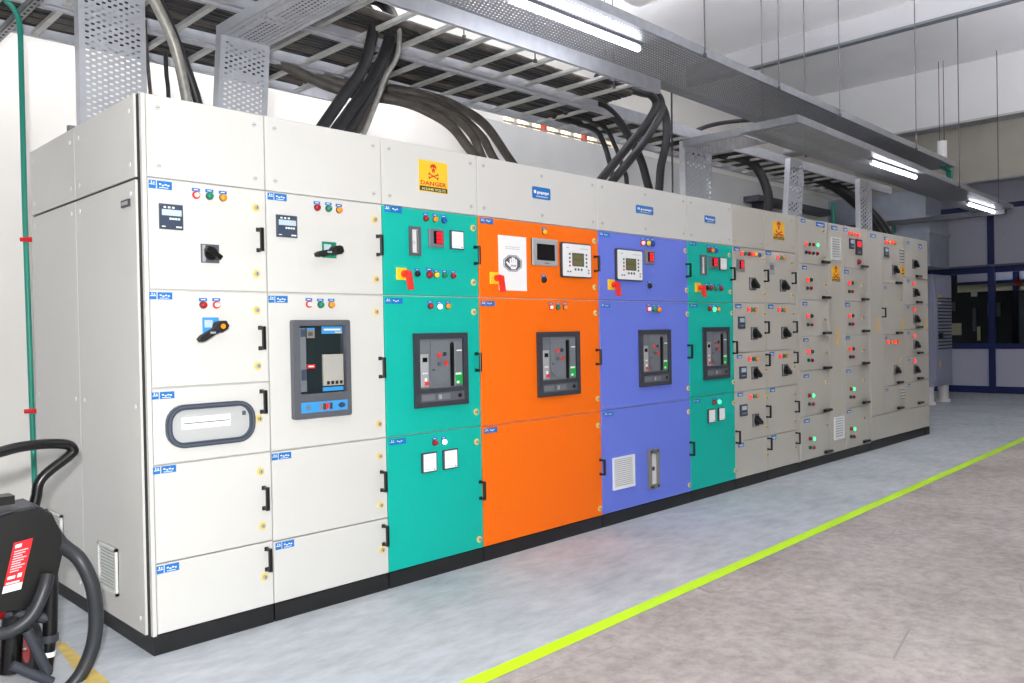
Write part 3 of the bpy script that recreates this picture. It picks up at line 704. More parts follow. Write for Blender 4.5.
# --- cabinet 1
c = cabinet(0, X[1], 'white switchgear cabinet at the near end, with an oblong rounded window on one door', grid(0.018, X[1], [ZB,1.50,1.095,0.778,0.373,ZP+0.002], 'paint'), [(0.018, X[1], 2)])
cab1 = c
q = MB(); q.box(0.0,0.0,ZP,0.016,0.02,ZT,'paint'); q.build('corner_post', c['root'], (0,0,ZP))
for q4 in ((148.7,180.2,171.7,189.7),(149.4,291.7,172.2,300),(151.7,391.3,174.3,399.5),(153,465.5,176,473.7),(156.7,563.6,179,572.7)): tagp(c,*q4)
for u,v,k in ((195.9,195.1,'P'),(209.3,196.2,'g'),(222.7,197.8,'o'),(203,304.9,'r'),(216.2,304.9,'P')): lamp(c,u,v,k)
meter(c,159,204.6,182.3,229.6,'digital'); rotary(c,201,244.6,218.5,262.8)
lever_switch(c,202.4,317.5,218.5,334.2,216.5,326.5,194.2,340.7,'skyblue')
oval_window(c,167,402.5,255.1,444.7)
for u,v in ((256,207.7),(256.3,273.8),(256.6,310.2),(257.8,365.8),(259,418.6),(260.4,471.4),(262.5,525.6),(264.5,576.8)): lock(c,u,v)
for u,v in ((258,240),(260,338),(261.5,401.5),(263.7,498),(266.5,559)): handle(c,u,v)
# side of the first cabinet
q = MB(); q.box(-0.002,0.021,ZP,0.0,DEP,ZT,'gap')
q.build('side_backing', c['root'], (0,0,0))
def side_panel(y0, y1, z0, z1):
    q = MB(); cch = 0.004
    q.add([(-0.002,y0,z0),(-0.002,y1,z0),(-0.002,y1,z1),(-0.002,y0,z1),(-0.012,y0,z0),(-0.012,y1,z0),(-0.012,y1,z1),(-0.012,y0,z1)],
          [(4,7,6,5),(0,4,5,1),(1,5,6,2),(2,6,7,3),(3,7,4,0)], 'paint')
    d = q.build('side_panel', c['root'], (0,(y0+y1)/2,(z0+z1)/2))
    return d
SM = 0.772
sp = [side_panel(0.046,SM-0.003,ZP,ZB-0.008), side_panel(SM+0.003,DEP,ZP,ZB-0.008), side_panel(0.046,SM-0.003,ZB+0.004,ZT), side_panel(SM+0.003,DEP,ZB+0.004,ZT)]
def g_sscrew(b): b.cyl((0,0,0),(-0.003,0,0),0.010,'offwhite',8)
for d, y0, y1, z0, z1 in ((sp[0],0.035,SM,ZP,ZB),(sp[1],SM,DEP,ZP,ZB),(sp[2],0.035,SM,ZB,ZT),(sp[3],SM,DEP,ZB,ZT)):
    for yy in (y0+0.06, y1-0.06):
        for zz in ((z0+0.06, (z0+z1)/2, z1-0.06) if z1-z0 > 1 else (z0+0.06, z1-0.06)): put('screw', shared('side_screw', g_sscrew), d, (-0.012,yy,zz))
def side_vent(d, yc, zc, w, h):
    b = MB(); n = 12; x = -0.012
    b.box(x-0.003,yc-w/2,zc-h/2,x,yc+w/2,zc+h/2,'midgrey')
    for i in range(n):
        z0 = zc-h/2+0.014+i*(h-0.028)/n; b.box(x-0.010,yc-w/2+0.012,z0,x-0.005,yc+w/2-0.012,z0+0.6*(h-0.028)/n,'offwhite')
    for s in (-1, 1): b.box(x-0.014,yc+s*(w/2-0.006)-0.006,zc-h/2,x,yc+s*(w/2-0.006)+0.006,zc+h/2,'offwhite'); b.box(x-0.014,yc-w/2,zc+s*(h/2-0.006)-0.006,x,yc+w/2,zc+s*(h/2-0.006)+0.006,'offwhite')
    b.build('vent_grille', d, (x,yc,zc))
side_vent(sp[0],0.44,0.285,0.22,0.205); side_vent(sp[1],1.175,0.335,0.22,0.19)
q = MB(); q.box(-0.02,0.10,1.850,-0.012,0.185,1.880,'charcoal'); q.box(-0.022,0.11,1.858,-0.02,0.175,1.872,'lightgrey'); q.build('hinge_plate', sp[0], (-0.012,0.14,1.865))
q = MB(); q.cyl((0.05,1.0,ZT),(0.05,1.0,ZT+0.03),0.012,'galv',10); q.cyl((0.05,1.0,ZT+0.03),(0.05,1.0,ZT+0.06),0.022,'galv',12); q.build('lifting_eye', c['root'], (0.05,1.0,ZT))

# --- cabinet 2
c = cabinet(X[1], X[2], 'white switchgear cabinet with a tall glass-fronted breaker and blue control strip', grid(X[1], X[2], [ZB,1.50,0.775,0.365,ZP+0.002], 'paint'), [(X[1], X[2], 2)])
for q4 in ((267.5,193,286.4,201),(268.5,295.3,287.4,303.3),(271.7,452.2,291,459.8),(275.5,540.6,294,548.8)): tagp(c,*q4)
for u,v,k in ((316.8,207.6,'r'),(328.2,208.6,'g'),(338.7,210.1,'o'),(308.8,304.3,'P'),(320.3,304.8,'g'),(331.2,304.8,'o')): lamp(c,u,v,k)
meter(c,276,215.6,296.4,237.5,'digital'); lever_switch(c,322,242,336,258,332,251,310.8,255.5,'green')
breaker_glass(c,290,320,349.7,417)
for u,v in ((374.6,219.6),(376,279.4),(376,311.8),(379,423.9),(379.7,456),(380.6,505),(382,549.7)): lock(c,u,v)
for u,v in ((377.5,245.5),(380,367.5),(381.5,481),(383.3,535)): handle(c,u,v)

# --- cabinet 3 (teal)
c = cabinet(X[2], X[3], 'teal-doored switchgear cabinet beside the white ones, under the danger sign', grid(X[2], X[3], [ZB,1.50,0.773,ZP+0.002], 'teal'), [(X[2], X[3], 2)])
for q4 in ((384.4,205.5,401.6,213.2),(385.2,297.6,402.4,304.5),(389.6,438.3,405.7,445)): tagp(c,*q4,1)
for u,v,k in ((425.3,218.6,'r'),(434.8,219.4,'o'),(443.4,220.6,'b'),(429.9,306.2,'r'),(438.9,306.6,'w'),(447.5,306.2,'o'),(434.4,442.7,'r'),(443.5,441.8,'w')): lamp(c,u,v,k)
meter(c,408.6,226.8,419.6,255.8,'slim'); meter(c,428.2,229.2,443,247.7,'red'); meter(c,449.5,230.9,463,249.7,'white')
isolator(c,395.5,267.7,407,280,403.7,274.3,408.6,290.2)
for u,v,k,nm in ((417,273.9,'k','selector_knob'),(429,274.7,'r','push_button'),(436,275.1,'y','push_button'),(444.2,275.5,'g','push_button'),(452.8,275.9,'r','push_button')): lamp(c,u,v,k,0.021 if (k,nm)==('r','push_button') and u < 440 else 0.0165,True,nm)
breaker(c,412.7,332.4,468,406.5); meter(c,421,452.3,436.2,472.2,'white'); meter(c,442.3,449,457,468.7,'white')
for u,v in ((472.8,228),(473.2,282.4),(473.6,312),(476,411.8),(476.6,441.8),(479.2,539.3)): lock(c,u,v)
for u,v in ((474.8,255.5),(476,362),(480.2,490)): handle(c,u,v)
danger_sign(c,419,161.5,447.5,192.5)

# --- cabinet 4 (orange)
c = cabinet(X[3], X[4], 'orange-doored switchgear cabinet with a paper hand notice and touch screen', grid(X[3], X[4], [ZB,1.50,0.768,ZP+0.002], 'orange'), [(X[3], X[4], 3)])
for q4 in ((480.2,217.8,493,224.3),(481,300.5,494.6,306.6),(484.2,427.2,497,433.3)): tagp(c,*q4,1)
for u,v,k in ((543.7,232.1,'y'),(550.6,307.4,'P'),(557.6,307.4,'g'),(564.6,307.4,'o')): lamp(c,u,v,k)
stop_notice(c,498.6,236.2,526.5,290.6); hmi(c,531.4,239,556.8,266); controller(c,560,243.3,590.3,278)
isolator(c,488.8,272.2,499.5,284,495.4,278,499.9,292.3); lamp(c,543.5,280,'k',0.019,True,'selector_knob')
breaker(c,536.3,331.2,579.7,396)
for u,v in ((594,241),(594.4,287.4),(595.3,313),(597.7,398.7),(598,425.4),(599.8,508.5)): lock(c,u,v)
for u,v in ((594.6,264),(596.4,357),(600.2,467)): handle(c,u,v)
top_badge(c,532.2,187.5,550.2,199.3)

# --- cabinet 5 (violet blue)
c = cabinet(X[4], X[5], 'violet-blue switchgear cabinet with a white louvre grille and tube gauge', grid(X[4], X[5], [ZB,1.50,0.775,ZP+0.002], 'violet'), [(X[4], X[5], 3)])
for q4 in ((599.6,232.3,609.5,237.4),(601,303.4,610,308),(604.3,411.7,613.3,416.8)): tagp(c,*q4,1)
for u,v,k in ((642.2,243,'P'),(647.6,243.4,'y'),(652.3,243.8,'b'),(648.3,309,'P'),(653.7,309.4,'g'),(658.4,309.8,'o')): lamp(c,u,v,k,0.021)
controller(c,615,249.5,641.5,281); meter(c,644,250.8,653.3,264.3,'red')
isolator(c,605.8,279.5,616.3,290,612.2,283.8,615.6,296.3); lamp(c,649.3,285.9,'k',0.02,True,'selector_knob')
breaker(c,638.2,329.3,670.2,386); x,z,w,h = RC(612.6,456,634,488); vent(c,x,z,w,h,'white',14); gauge(c,647.5,449,657.6,488)
for u,v in ((685,250.8),(686.3,290.2),(687,314),(688,388.3),(688.4,411.7),(689.2,485)): lock(c,u,v)
for u,v in ((686.3,270.5),(688,351.5),(690,448.5)): handle(c,u,v)
top_badge(c,636,206,653,214)

# --- cabinet 6 (teal)
c = cabinet(X[5], X[6], 'teal-doored switchgear cabinet between the violet-blue and the beige many-door cabinets', grid(X[5], X[6], [ZB,1.50,0.785,ZP+0.002], 'teal'), [(X[5], X[6], 2)])
for q4 in ((689.6,241.7,696,246),(690.4,303.7,697,308),(693.2,399.2,699.8,403)): tagp(c,*q4,1)
for u,v,k in ((708.2,250.2,'r'),(712,250.5,'o'),(715.6,250.8,'b'),(709.2,309,'r'),(713.3,309.4,'G'),(717.7,309.4,'o'),(713.6,402.3,'r'),(718.2,401.8,'G')): lamp(c,u,v,k,0.02)
meter(c,699.8,254.9,705.5,275.4,'slim'); meter(c,708.6,256.6,717,268.7,'red'); meter(c,718.7,257.6,726,270.4,'white')
isolator(c,693.7,282.8,701.5,292.3,700.5,287.2,703.2,297.3)
for u,v,k,nm in ((706.2,287.9,'k','selector_knob'),(710.6,288,'r','push_button'),(715.6,288.6,'g','push_button'),(720.7,288.6,'r','push_button')): lamp(c,u,v,k,0.02,True,nm)
breaker(c,702.2,326.8,728.8,379.2); meter(c,707.2,409,714.5,422.7,'white'); meter(c,717.6,407.3,724,420.5,'white')
for u,v in ((729,255.2),(730,292),(731.5,313),(733,382),(733.4,403),(735,470.5)): lock(c,u,v)
for u,v in ((730.7,274),(733,347.5),(736,437)): handle(c,u,v)
top_badge(c,704.5,216,715,223)

# --- cabinet 7 and 8 (beige, two door columns each half)
zs = [ZB,1.507,1.10,0.785,0.38,ZP+0.002]
c = cabinet(X[6], X[7], 'grey-beige switchgear cabinet with four rotary switches, beside the second teal cabinet', grid(X[6], X[7], zs, 'pebble'), [(X[6], X[7], 1)])
for q4 in ((733.8,247.2,739.5,251),(735.2,304,741,308.3),(736.9,355.2,741.8,358.4),(737.5,392.7,742.7,396.4),(738.2,443,743.7,447)): tags(c,*q4)
for u,v,k in ((740.9,253.3,'R'),(744.4,253.5,'g'),(748.4,254,'r'),(752.1,254.2,'R'),(755.2,254.5,'y'),(758.9,255.2,'b'),(748,309.5,'R'),(751.4,309.7,'g'),(755,310,'o'),(749,358.9,'R'),(753,358.9,'g'),(756.3,358.9,'o'),(749.8,396.9,'R'),(753.5,396.2,'g'),(756.8,395.7,'o')): lamp(c,u,v,k,0.018,False)
meter(c,736.2,259.6,743.5,270.9,'red'); meter(c,737.8,316.5,744.2,328.7,'relay'); meter(c,739.2,366.4,745.8,378.6,'relay'); meter(c,739.7,404.4,746.5,416,'relay')
for q4 in ((748.4,279.5,756.3,288.2),(749.8,328.7,758,338),(750,368,759,377.7),(751.2,415,759.8,425)): rotary(c,*q4)
for u,v in ((763,259.2),(763.6,294),(764.2,314),(765.5,369.7),(766,397.8),(766.5,427),(767,454.3)): lock(c,u,v)
for u,v in ((764.3,276),(765,327.5),(765.9,360),(766.6,411.5),(767.7,443.7)): handle(c,u,v)
c = cabinet(X[7], X[8], 'grey-beige switchgear cabinet with a small yellow warning sign on its top panel', grid(X[7], X[8]-0.03, zs, 'pebble'), [(X[7], X[8]-0.03, 1)])
for q4 in ((765.4,251,771,255),(768,304.6,773,308.8),(769.6,352,773.9,355.6),(770,388,774.8,392),(771.2,435.3,776,439.5)): tags(c,*q4)
for u,v,k in ((777,257.3,'R'),(780,257.5,'g'),(783,257.8,'o'),(778.4,309.7,'R'),(781.4,310,'g'),(784.4,310.2,'o'),(779.8,356.3,'R'),(783.2,356,'g'),(786.3,355.6,'o')): lamp(c,u,v,k,0.018,False)
meter(c,768.5,262.4,774,274.8,'plate')
for q4 in ((778.4,281.2,786.8,290),(780,328,788.2,337.4),(780.5,365.2,789,375)): rotary(c,*q4)
for u,v in ((791.2,263),(791.6,295.2),(792.6,314),(793.5,367),(794,393.8),(794.4,421),(794.8,447)): lock(c,u,v)
for u,v in ((792,278.3),(793.3,327),(794,357.5),(795.3,406.5),(796,438)): handle(c,u,v)
danger_sign(c,773,222,784.2,240,False)
q = MB(); q.box(X[8]-0.028,0.003,ZP,X[8]-0.006,0.021,ZT,'pebble'); q.build('corner_post', c['root'], (X[8]-0.03,0,ZP))

# --- cabinet 9 (six drawers left, cable alley, six right)
x0 = X[8]
zl = [ZT, 1.88, 1.55, 1.213, 0.90, 0.485, ZP+0.002]
c = cabinet(x0, X[9], 'grey-beige switchgear cabinet with two stacks of small doors and red lit lamps', grid(x0+0.03, 6.41, zl, 'pebble')+[(6.41, ZP+0.002, 6.77, ZT, 'pebble')]+grid(6.77, X[9]-0.03, zl, 'pebble'), [])
q = MB(); q.box(x0+0.004,0.003,ZP,x0+0.027,0.021,ZT,'pebble'); q.box(X[9]-0.027,0.003,ZP,X[9]-0.004,0.021,ZT,'pebble'); q.build('corner_post', c['root'], (x0,0,ZP))
for q4 in ((800.8,218.9,805.2,222.4),(816,222.4,824.5,227),(802,265.8,806.6,269.4),(802.6,302,807,305.4),(803.2,338.4,808.2,341.6),(803.7,374.4,808.6,377.6),(804,419,809.5,422.6),(831.3,225.9,837,230),
           (843.3,228,847,231.4),(844.3,270,848.4,273.6),(845,303,849.4,306.7),(845.8,336.5,849.6,339.8),(846.3,369.5,850.3,372.7),(846.8,410,850.8,413)): tags(c,*q4)
for u,v,k in ((805.6,243.9,'R'),(809,244.3,'D'),(812.8,244.6,'r'),(816.7,245.2,'G'),(805.6,252.3,'d'),(809,252.8,'r'),(812.8,253.3,'d'),(816.7,253.8,'r'),
              (849,233.4,'R'),(851.5,233.8,'o'),(854.7,234.7,'R'),(857.6,235.3,'R')): lamp(c,u,v,k,0.018,False)
for va, vb, on_ in ((279.9,288.2,'R'),(316,324.6,'R'),(351.6,360.3,'R'),(395.5,404,'G'),(438.6,447.5,'G')):
    du = 806.8+(va-280)*0.017
    lamp(c,du,va,'R' if on_ == 'R' else 'r',0.020,False); lamp(c,du+3.7,va,'D' if on_ == 'R' else 'G',0.020,False); lamp(c,du,vb,'D',0.018,False); lamp(c,du+3.7,vb,'r',0.018,False)
for va, vb, on_ in ((283,291.5,'R'),(315.8,324.2,'R'),(348.8,356.8,'R'),(389,397,'G'),(428.6,436.7,'G')):
    du = 848.8+(va-283)*0.013
    lamp(c,du,va,'R' if on_ == 'R' else 'r',0.020,False); lamp(c,du+3.0,va,'D' if on_ == 'R' else 'G',0.020,False); lamp(c,du,vb,'d',0.018,False); lamp(c,du+3.0,vb,'r',0.018,False)
for u,v in ((824.8,262.4),(825.6,297.6),(826.2,333),(826.6,367.6),(827,409.8),(827.8,451),(863.4,266.7),(864.2,299.5),(864.8,331),(865,362.9),(865.3,402),(865.8,440.7)): tlever(c,u,v)
for u,v in ((822.7,231),(824.3,257.6),(824.8,284.8),(825,320),(825.8,352),(826,382),(826.5,425),(861.5,246),(862,285),(862.8,318),(863,350),(863.5,380),(864,418)): lock(c,u,v)
x,z,w,h = RC(830.5,237.5,840.2,260); vent(c,x,z,w,h,'offwhite',8); x,z,w,h = RC(834,416.5,843.6,439); vent(c,x,z,w,h,'white',8)
danger_sign(c,831.7,266.3,840,281.7,False); tape(c,837.3,329,345)
meter(c,849,238.6,853.4,249,'relay'); meter(c,855.3,239.5,861.4,255,'relay_red')
lamp(c,858.3,262,'r',0.03,False,'push_button')

# --- cabinet 10
x0 = X[9]
c = cabinet(x0, X[10], 'last grey-beige switchgear cabinet at the far end, with rotary switches down its right', 
            [(x0+0.03, 0.355, 7.74, ZT, 'pebble')]+grid(7.74, 8.35, [ZT,1.76,1.207,0.643,0.355], 'pebble')+grid(8.35, X[10], [ZT,1.84,1.54,1.247,0.947,0.655,0.355], 'pebble')+[(x0+0.03, 0.095, X[10], 0.352, 'pebble')], [], zbody=0.09)
q = MB(); q.box(x0+0.004,0.003,0.09,x0+0.027,0.021,ZT,'pebble'); q.build('corner_post', c['root'], (x0,0,ZP))
for q4 in ((870.2,234.2,875.8,237.6),(884,236.9,886.4,239.6),(907,241.4,909.3,244.4),(918.5,244.2,921.6,248.4),(884.4,286.6,886.4,289.2),(885.2,337,887.2,339.6),(886,388.8,888.2,391.4),(907.2,279.6,909.4,282.6),(907.4,306,909.4,308.8),(907.6,332,909.6,334.6),(907.8,358.6,909.8,361),(908,384,910,386.6)): tags(c,*q4)
for u,v,k in ((885.4,241.9,'R'),(888.4,242.2,'o'),(891.6,242.6,'R'),(894.5,242.9,'o'),(887,342.1,'R'),(890.8,342.1,'o'),(894.3,342.1,'R'),(897.6,342.1,'o'),(913.2,283.5,'R'),(913.8,309.6,'R'),(913.8,335.7,'R'),(914,360.8,'R')): lamp(c,u,v,k,0.021,False)
meter(c,883.8,247.4,888,256.4,'relay')
for q4 in ((891,266,896.7,273.5),(911.2,260.6,916.7,267.7),(912,289.7,917,295.7),(912.5,316,917.5,321.8),(912.5,341.8,917.7,347.3),(912.6,366.6,917.8,372.4),(892.9,366.6,898.3,373)): rotary(c,*q4)
for u,v in ((897.7,283),(917.7,276.4),(918.3,302.2),(918.6,327),(919.3,352.8),(919.3,378),(919.8,402.5),(898.3,332.8),(899.3,382),(899.6,407.5)): tlever(c,u,v)
for u,v in ((899.5,268),(900,300),(900.8,360)): lock(c,u,v)
slits(c,899.3,248.3,904,262.8,5); slits(c,900.5,387,905,399,4)
x,z,w,h = RC(900.6,266,904.6,275)
q = MB(); q.box(-w/2,-0.002,-h/2,w/2,0,h/2,'signyellow'); q.prism([(-w*0.2,-h*0.1),(w*0.2,-h*0.1),(0,h*0.3)],-0.002,-0.0026,'signred'); q.box(-w*0.3,-0.0026,-h*0.4,w*0.3,-0.002,-h*0.28,'signink')
item(c,'warning_sign',q.mesh('warning_sign'),x,z)
handle(c,882.2,312.6)
tape(c,877.7,317.6,332); tape(c,902.8,318,331); tape(c,924.6,319,329)
q = MB(); q.box(X[10]-0.14,0.0,0.0,X[10]-0.01,0.12,0.085,'plinth'); q.build('foot', c['root'], (X[10]-0.1,0,0))

# ------------------------------------------------------------------ perforated cable trays
def perf(mb, P, U, V, L, W, pu=0.028, pv=0.027, hu=0.016, hv=0.009, m='galv', margin=0.02):
    # sheet of length L along U and width W along V, slotted in staggered rows; starts at P
    P, U, V = Vector(P), Vector(U).normalized(), Vector(V).normalized()
    nv = max(1, int((W-2*margin)/pv)); pv = (W-2*margin)/nv
    nu = max(1, int((L-2*margin)/pu)); pu = (L-2*margin)/nu
    vs_, fs = [], []
    def quad(u0, v0, u1, v1):
        o = len(vs_); vs_.extend([(u0,v0),(u1,v0),(u1,v1),(u0,v1)]); fs.append((o,o+1,o+2,o+3))
    quad(0,0,L,margin); quad(0,W-margin,L,W)
    for r in range(nv):
        v0 = margin+r*pv; v1 = v0+pv; off = pu/2 if r % 2 else 0
        quad(0,v0,margin+off,v1); n = nu-(1 if r % 2 else 0); quad(margin+off+n*pu,v0,L,v1)
        for k in range(n):
            a = margin+off+k*pu; e = a+pu; cu, cv = (a+e)/2, (v0+v1)/2; o = len(vs_)
            vs_.extend([(a,v0),(cu,v0),(e,v0),(e,cv),(e,v1),(cu,v1),(a,v1),(a,cv)])
            x_, y_ = hu/2, hv/2
            vs_.extend([(cu-x_*0.7,cv-y_),(cu,cv-y_),(cu+x_*0.7,cv-y_),(cu+x_,cv),(cu+x_*0.7,cv+y_),(cu,cv+y_),(cu-x_*0.7,cv+y_),(cu-x_,cv)])
            for i in range(8): j = (i+1) % 8; fs.append((o+i,o+j,o+8+j,o+8+i))
    mb.add([P+U*a+V*b for a, b in vs_], fs, m)
def sheet(mb, P, U, V, L, W, t, m='galv'):
    P, U, V = Vector(P), Vector(U).normalized(), Vector(V).normalized(); N = U.cross(V)*t
    c = [P, P+U*L, P+U*L+V*W, P+V*W]; vs_ = c+[q+N for q in c]
    mb.add(vs_, [(0,3,2,1),(4,5,6,7),(0,1,5,4),(1,2,6,5),(2,3,7,6),(3,0,4,7)], m)
def rod(root, x, y, z0, z1):
    q = MB(); q.cyl((x,y,z0),(x,y,z1),0.005,'rod',6); q.cyl((x,y,z0-0.01),(x,y,z0+0.012),0.014,'rod',6); q.build('hanger_rod', root, (x,y,z0))
def ceil_z(x):
    for a, e, z in ((8.68,8.78,4.72),(11.55,11.85,4.16),(14.4,14.7,3.74)):
        if a <= x <= e: return z
    return ZC
def long_tray(label, x0, x1, y0, y1, z, slope, rods, end_cap):
    root = thing('perforated_cable_tray', label, 'cable tray', (x0, y0, z), 'perforated trays hung from the ceiling')
    U = Vector((1, slope, 0)); L = x1-x0; V = Vector((0,1,0))
    q = MB(); perf(q, (x0,y0,z), U, V, L, y1-y0, 0.030, 0.030, 0.012, 0.0075); q.build('tray_bed', root, (x0,y0,z))
    for yy in (y0, y1):
        q = MB(); sheet(q, (x0,yy,z), U, (0,0,1), L, 0.06, 0.002); sheet(q, (x0,yy,z+0.06), U, (0,1 if yy == y0 else -1,0), L, 0.014, 0.002); q.build('side_flange', root, (x0,yy,z))
    if end_cap:
        q = MB(); sheet(q, (x0,y0,z), V, (0,0,1), y1-y0, 0.06, 0.002); q.build('end_flange', root, (x0,y0,z))
    for rx, side in rods:
        yy = (y0 if side else y1)+slope*(rx-x0)+(-0.012 if side else 0.012); rod(root, rx, yy, z, ceil_z(rx))
    return root
T1Z, T2Z = 3.20, 2.94
T1 = long_tray('long upper perforated cable tray with a fluorescent lamp at its near underside', 0.4, 9.55, -0.40, 0.25, T1Z, 0.022, [(3.72,1),(4.85,1),(6.05,1),(8.1,1),(5.9,0)], False)
T2 = long_tray('lower perforated cable tray running to the far end with two lamps beneath', 4.98, 12.2, -0.40, 0.10, T2Z, 0.032, [(9.45,1),(11.3,1),(6.3,0)], True)
def drop_tray(label, x, w, y, z0, z1, lean=0.0, yend=None, k=1.0):
    root = thing('perforated_cable_tray', label, 'cable tray', (x, y, z0), 'perforated drop trays above the cabinets')
    U = Vector((lean, 0, z1-z0)); L = U.length; p = Vector((x,y,z0)); V = Vector((1,0,0))
    q = MB(); perf(q, p+V*w, U, -V, L, w, 0.027*k, 0.0255*k, 0.0105*k*(1+(k-1)*0.3), 0.017*k, 'galv_lit'); q.build('tray_bed', root, p)
    for xx in (0, w):
        q = MB(); sheet(q, p+V*xx, U, (0,1,0), L, 0.06, 0.003 if xx == 0 else -0.003, 'galv_lit'); q.build('side_flange', root, p)
    if yend is not None:
        a = p+U; L2 = y-yend
        q = MB(); perf(q, (a.x+w,yend,z1), (0,1,0), (-1,0,0), L2, w, 0.027, 0.0255, 0.017, 0.0105, 'galv_lit'); q.build('branch_bed', root, a)
        for xx in (0, w):
            q = MB(); sheet(q, (a.x+xx,yend,z1), (0,1,0), (0,0,1), L2+0.06, 0.06, 0.003 if xx == 0 else -0.003, 'galv_lit'); q.build('branch_flange', root, a)
    return root
drop_tray('wide perforated drop tray rising from the near corner of the first cabinet', 0.0, 0.30, 0.70, ZT, 2.96, 0.0, -0.35)
drop_tray('perforated drop tray above the first two white cabinets with a branch towards the viewer', 0.655, 0.275, 0.70, ZT, 2.89, 0.04, -0.40)
drop_tray('perforated drop tray above the second teal cabinet', 5.06, 0.45, 0.70, ZT, T2Z, 0.0, 0.13, 1.7)
q = MB(); sheet(q, (5.02,-0.39,T2Z-0.01), (0,1,0), (0,0,1), 1.09, 0.07, 0.004)
tag(q.build('side_flange', T2, (5.0,-0.4,T2Z)), '', '') if False else q.build('side_flange', T2, (5.0,-0.4,T2Z))
drop_tray('leaning perforated drop tray above the cabinet with the small yellow sign', 6.98, 0.33, 0.70, ZT, 3.12, 0.12, None, 1.8)
drop_tray('bright perforated drop tray above the cabinet with two stacks of doors', 8.93, 0.36, 0.70, ZT, 3.12, 0.0, None, 1.8)

# ------------------------------------------------------------------ cable ladders and the cables lying on them
LZ = 3.10
def ladder(label, xa, xb, y0, y1, z, rods=(), xr=None):
    root = thing('cable_ladder', label, 'cable ladder', (xa, y0, z), 'cable ladders above the cabinets')
    for yy, s in ((y0, 1), (y1, -1)):
        q = MB(); q.box(xa,yy-0.003,z,xb,yy+0.003,z+0.10,'galv_lit'); q.box(xa,yy,z,xb,yy+s*0.025,z+0.004,'galv_lit'); q.box(xa,yy,z+0.096,xb,yy+s*0.025,z+0.10,'galv_lit')
        q.build('rail', root, (xa,yy,z))
    me = None; x = xa+0.12
    q = MB(); w = y1-y0; q.box(-0.018,0,0,0.018,w,0.004,'galv_dull'); q.box(-0.018,0,0,-0.014,w,0.022,'galv_dull'); q.box(0.014,0,0,0.018,w,0.022,'galv_dull'); me = q.mesh('rung')
    k = round((x-1.91)/0.29); x = 1.91+k*0.29
    while x < xb-0.02:
        if x > xa+0.02: put('rung', me, root, (x,y0,z+0.004))
        x += 0.29
    for rx, yy in rods: rod(root, rx, yy, z+0.02, ceil_z(rx))
    return root
YU0, YU1 = 0.20, 0.81; YL0, YL1 = 0.86, 1.45; YN0, YN1 = 1.50, 2.02
ladder('front cable ladder that ends above the violet-blue cabinet, carrying black cables', -2.5, 3.96, YU0, YU1, LZ, [(2.75,0.37),(3.62,0.38),(2.1,0.36)])
ladder('middle cable ladder running the whole length of the cabinet row', -2.5, 10.4, YL0, YL1, LZ, [(2.0,1.46),(4.9,1.46)])
ladder('short rear cable ladder nearest the white back wall', -2.5, 2.35, YN0, YN1, LZ, [(0.2,2.03),(1.9,2.03)])
def lying(y0, y1, xa, xb, n, label, group, r0=0.022):
    for i in range(n):
        r = r0*random.uniform(0.75, 1.2); y = y0+0.06+(y1-y0-0.12)*(i+0.5)/n
        P = []; x = xa
        while x < xb:
            P.append((x, y+random.uniform(-0.018,0.018), LZ+0.028+r+random.uniform(0,0.012))); x += 0.7
        P.append((xb, y, LZ+0.03+r))
        q = MB(); q.tube(spline(P,3), r, 'cable_old' if random.random() < 0.35 else 'rubber', 7)
        tag(q.build('power_cable', None, P[0]), label, 'cable', group)
lying(YU0+0.2, YU1, -2.4, 3.93, 6, 'black cable lying along the front cable ladder', 'cables on the front ladder', 0.026)
lying(YL0, YL1, -2.4, 10.2, 10, 'black cable lying along the long middle cable ladder', 'cables on the middle ladder', 0.027)
lying(YN0, YN1, -2.4, 1.9, 9, 'black cable lying along the short rear cable ladder', 'cables on the rear ladder', 0.026)
# slotted strut carrying the ladders at the near end
def strut(x, y0, y1, z, label):
    q = MB(); q.box(x-0.02,y0,z,x+0.02,y1,z+0.004,'galv'); q.box(x-0.02,y0,z,x-0.017,y1,z+0.04,'galv'); q.box(x+0.017,y0,z,x+0.02,y1,z+0.04,'galv')
    y = y0+0.05
    while y < y1-0.05: q.box(x-0.007,y,z-0.0006,x+0.007,y+0.03,z+0.002,'gap'); y += 0.06
    tag(q.build('support_strut', None, (x,y0,z)), label, 'bracket')
strut(0.0, 0.1, 2.4, LZ-0.042, 'slotted steel strut under the ladders left of the wide drop tray')

def cable(pts, r, label, m='rubber', group=None, name='power_cable', n=10):
    q = MB(); q.tube(spline(pts,8), r, m, n); return tag(q.build(name, None, pts[0]), label, 'cable', group)
ZE = ZT-0.03     # cables end just inside the cabinet roofs
def path(pix, y, pre=(), post=True):
    # route seen in the photograph, in the upright plane y where the cable meets its cabinet roof
    P = [on(u, v, 1, y) for u, v in pix]; Q = [Vector(p) for p in pre]+P
    if post:
        d = P[-1]-P[-2]; k = (ZE-P[-1].z)/d.z if abs(d.z) > 1e-6 else 0
        Q.append(P[-1]+d*k if 0 < k < 3 else Vector((P[-1].x, y, ZE)))
    return Q
g1 = 'thick black cables dropping to the second white cabinet'
cable(path([(343,-4),(366,8),(373,22),(371,41),(362,70),(345,94),(325,123)],0.62,[(0.95,0.50,3.20),(1.25,0.55,3.24)]),0.034,'leftmost thick black cable dropping onto the second white cabinet', group=g1)
cable(path([(372,-6),(388,8),(391,24),(389,40),(381,62),(368,86),(340,125)],0.70,[(1.0,0.58,3.22),(1.4,0.64,3.30)]),0.036,'thick black cable second from the left of the bunch over the second white cabinet', group=g1)
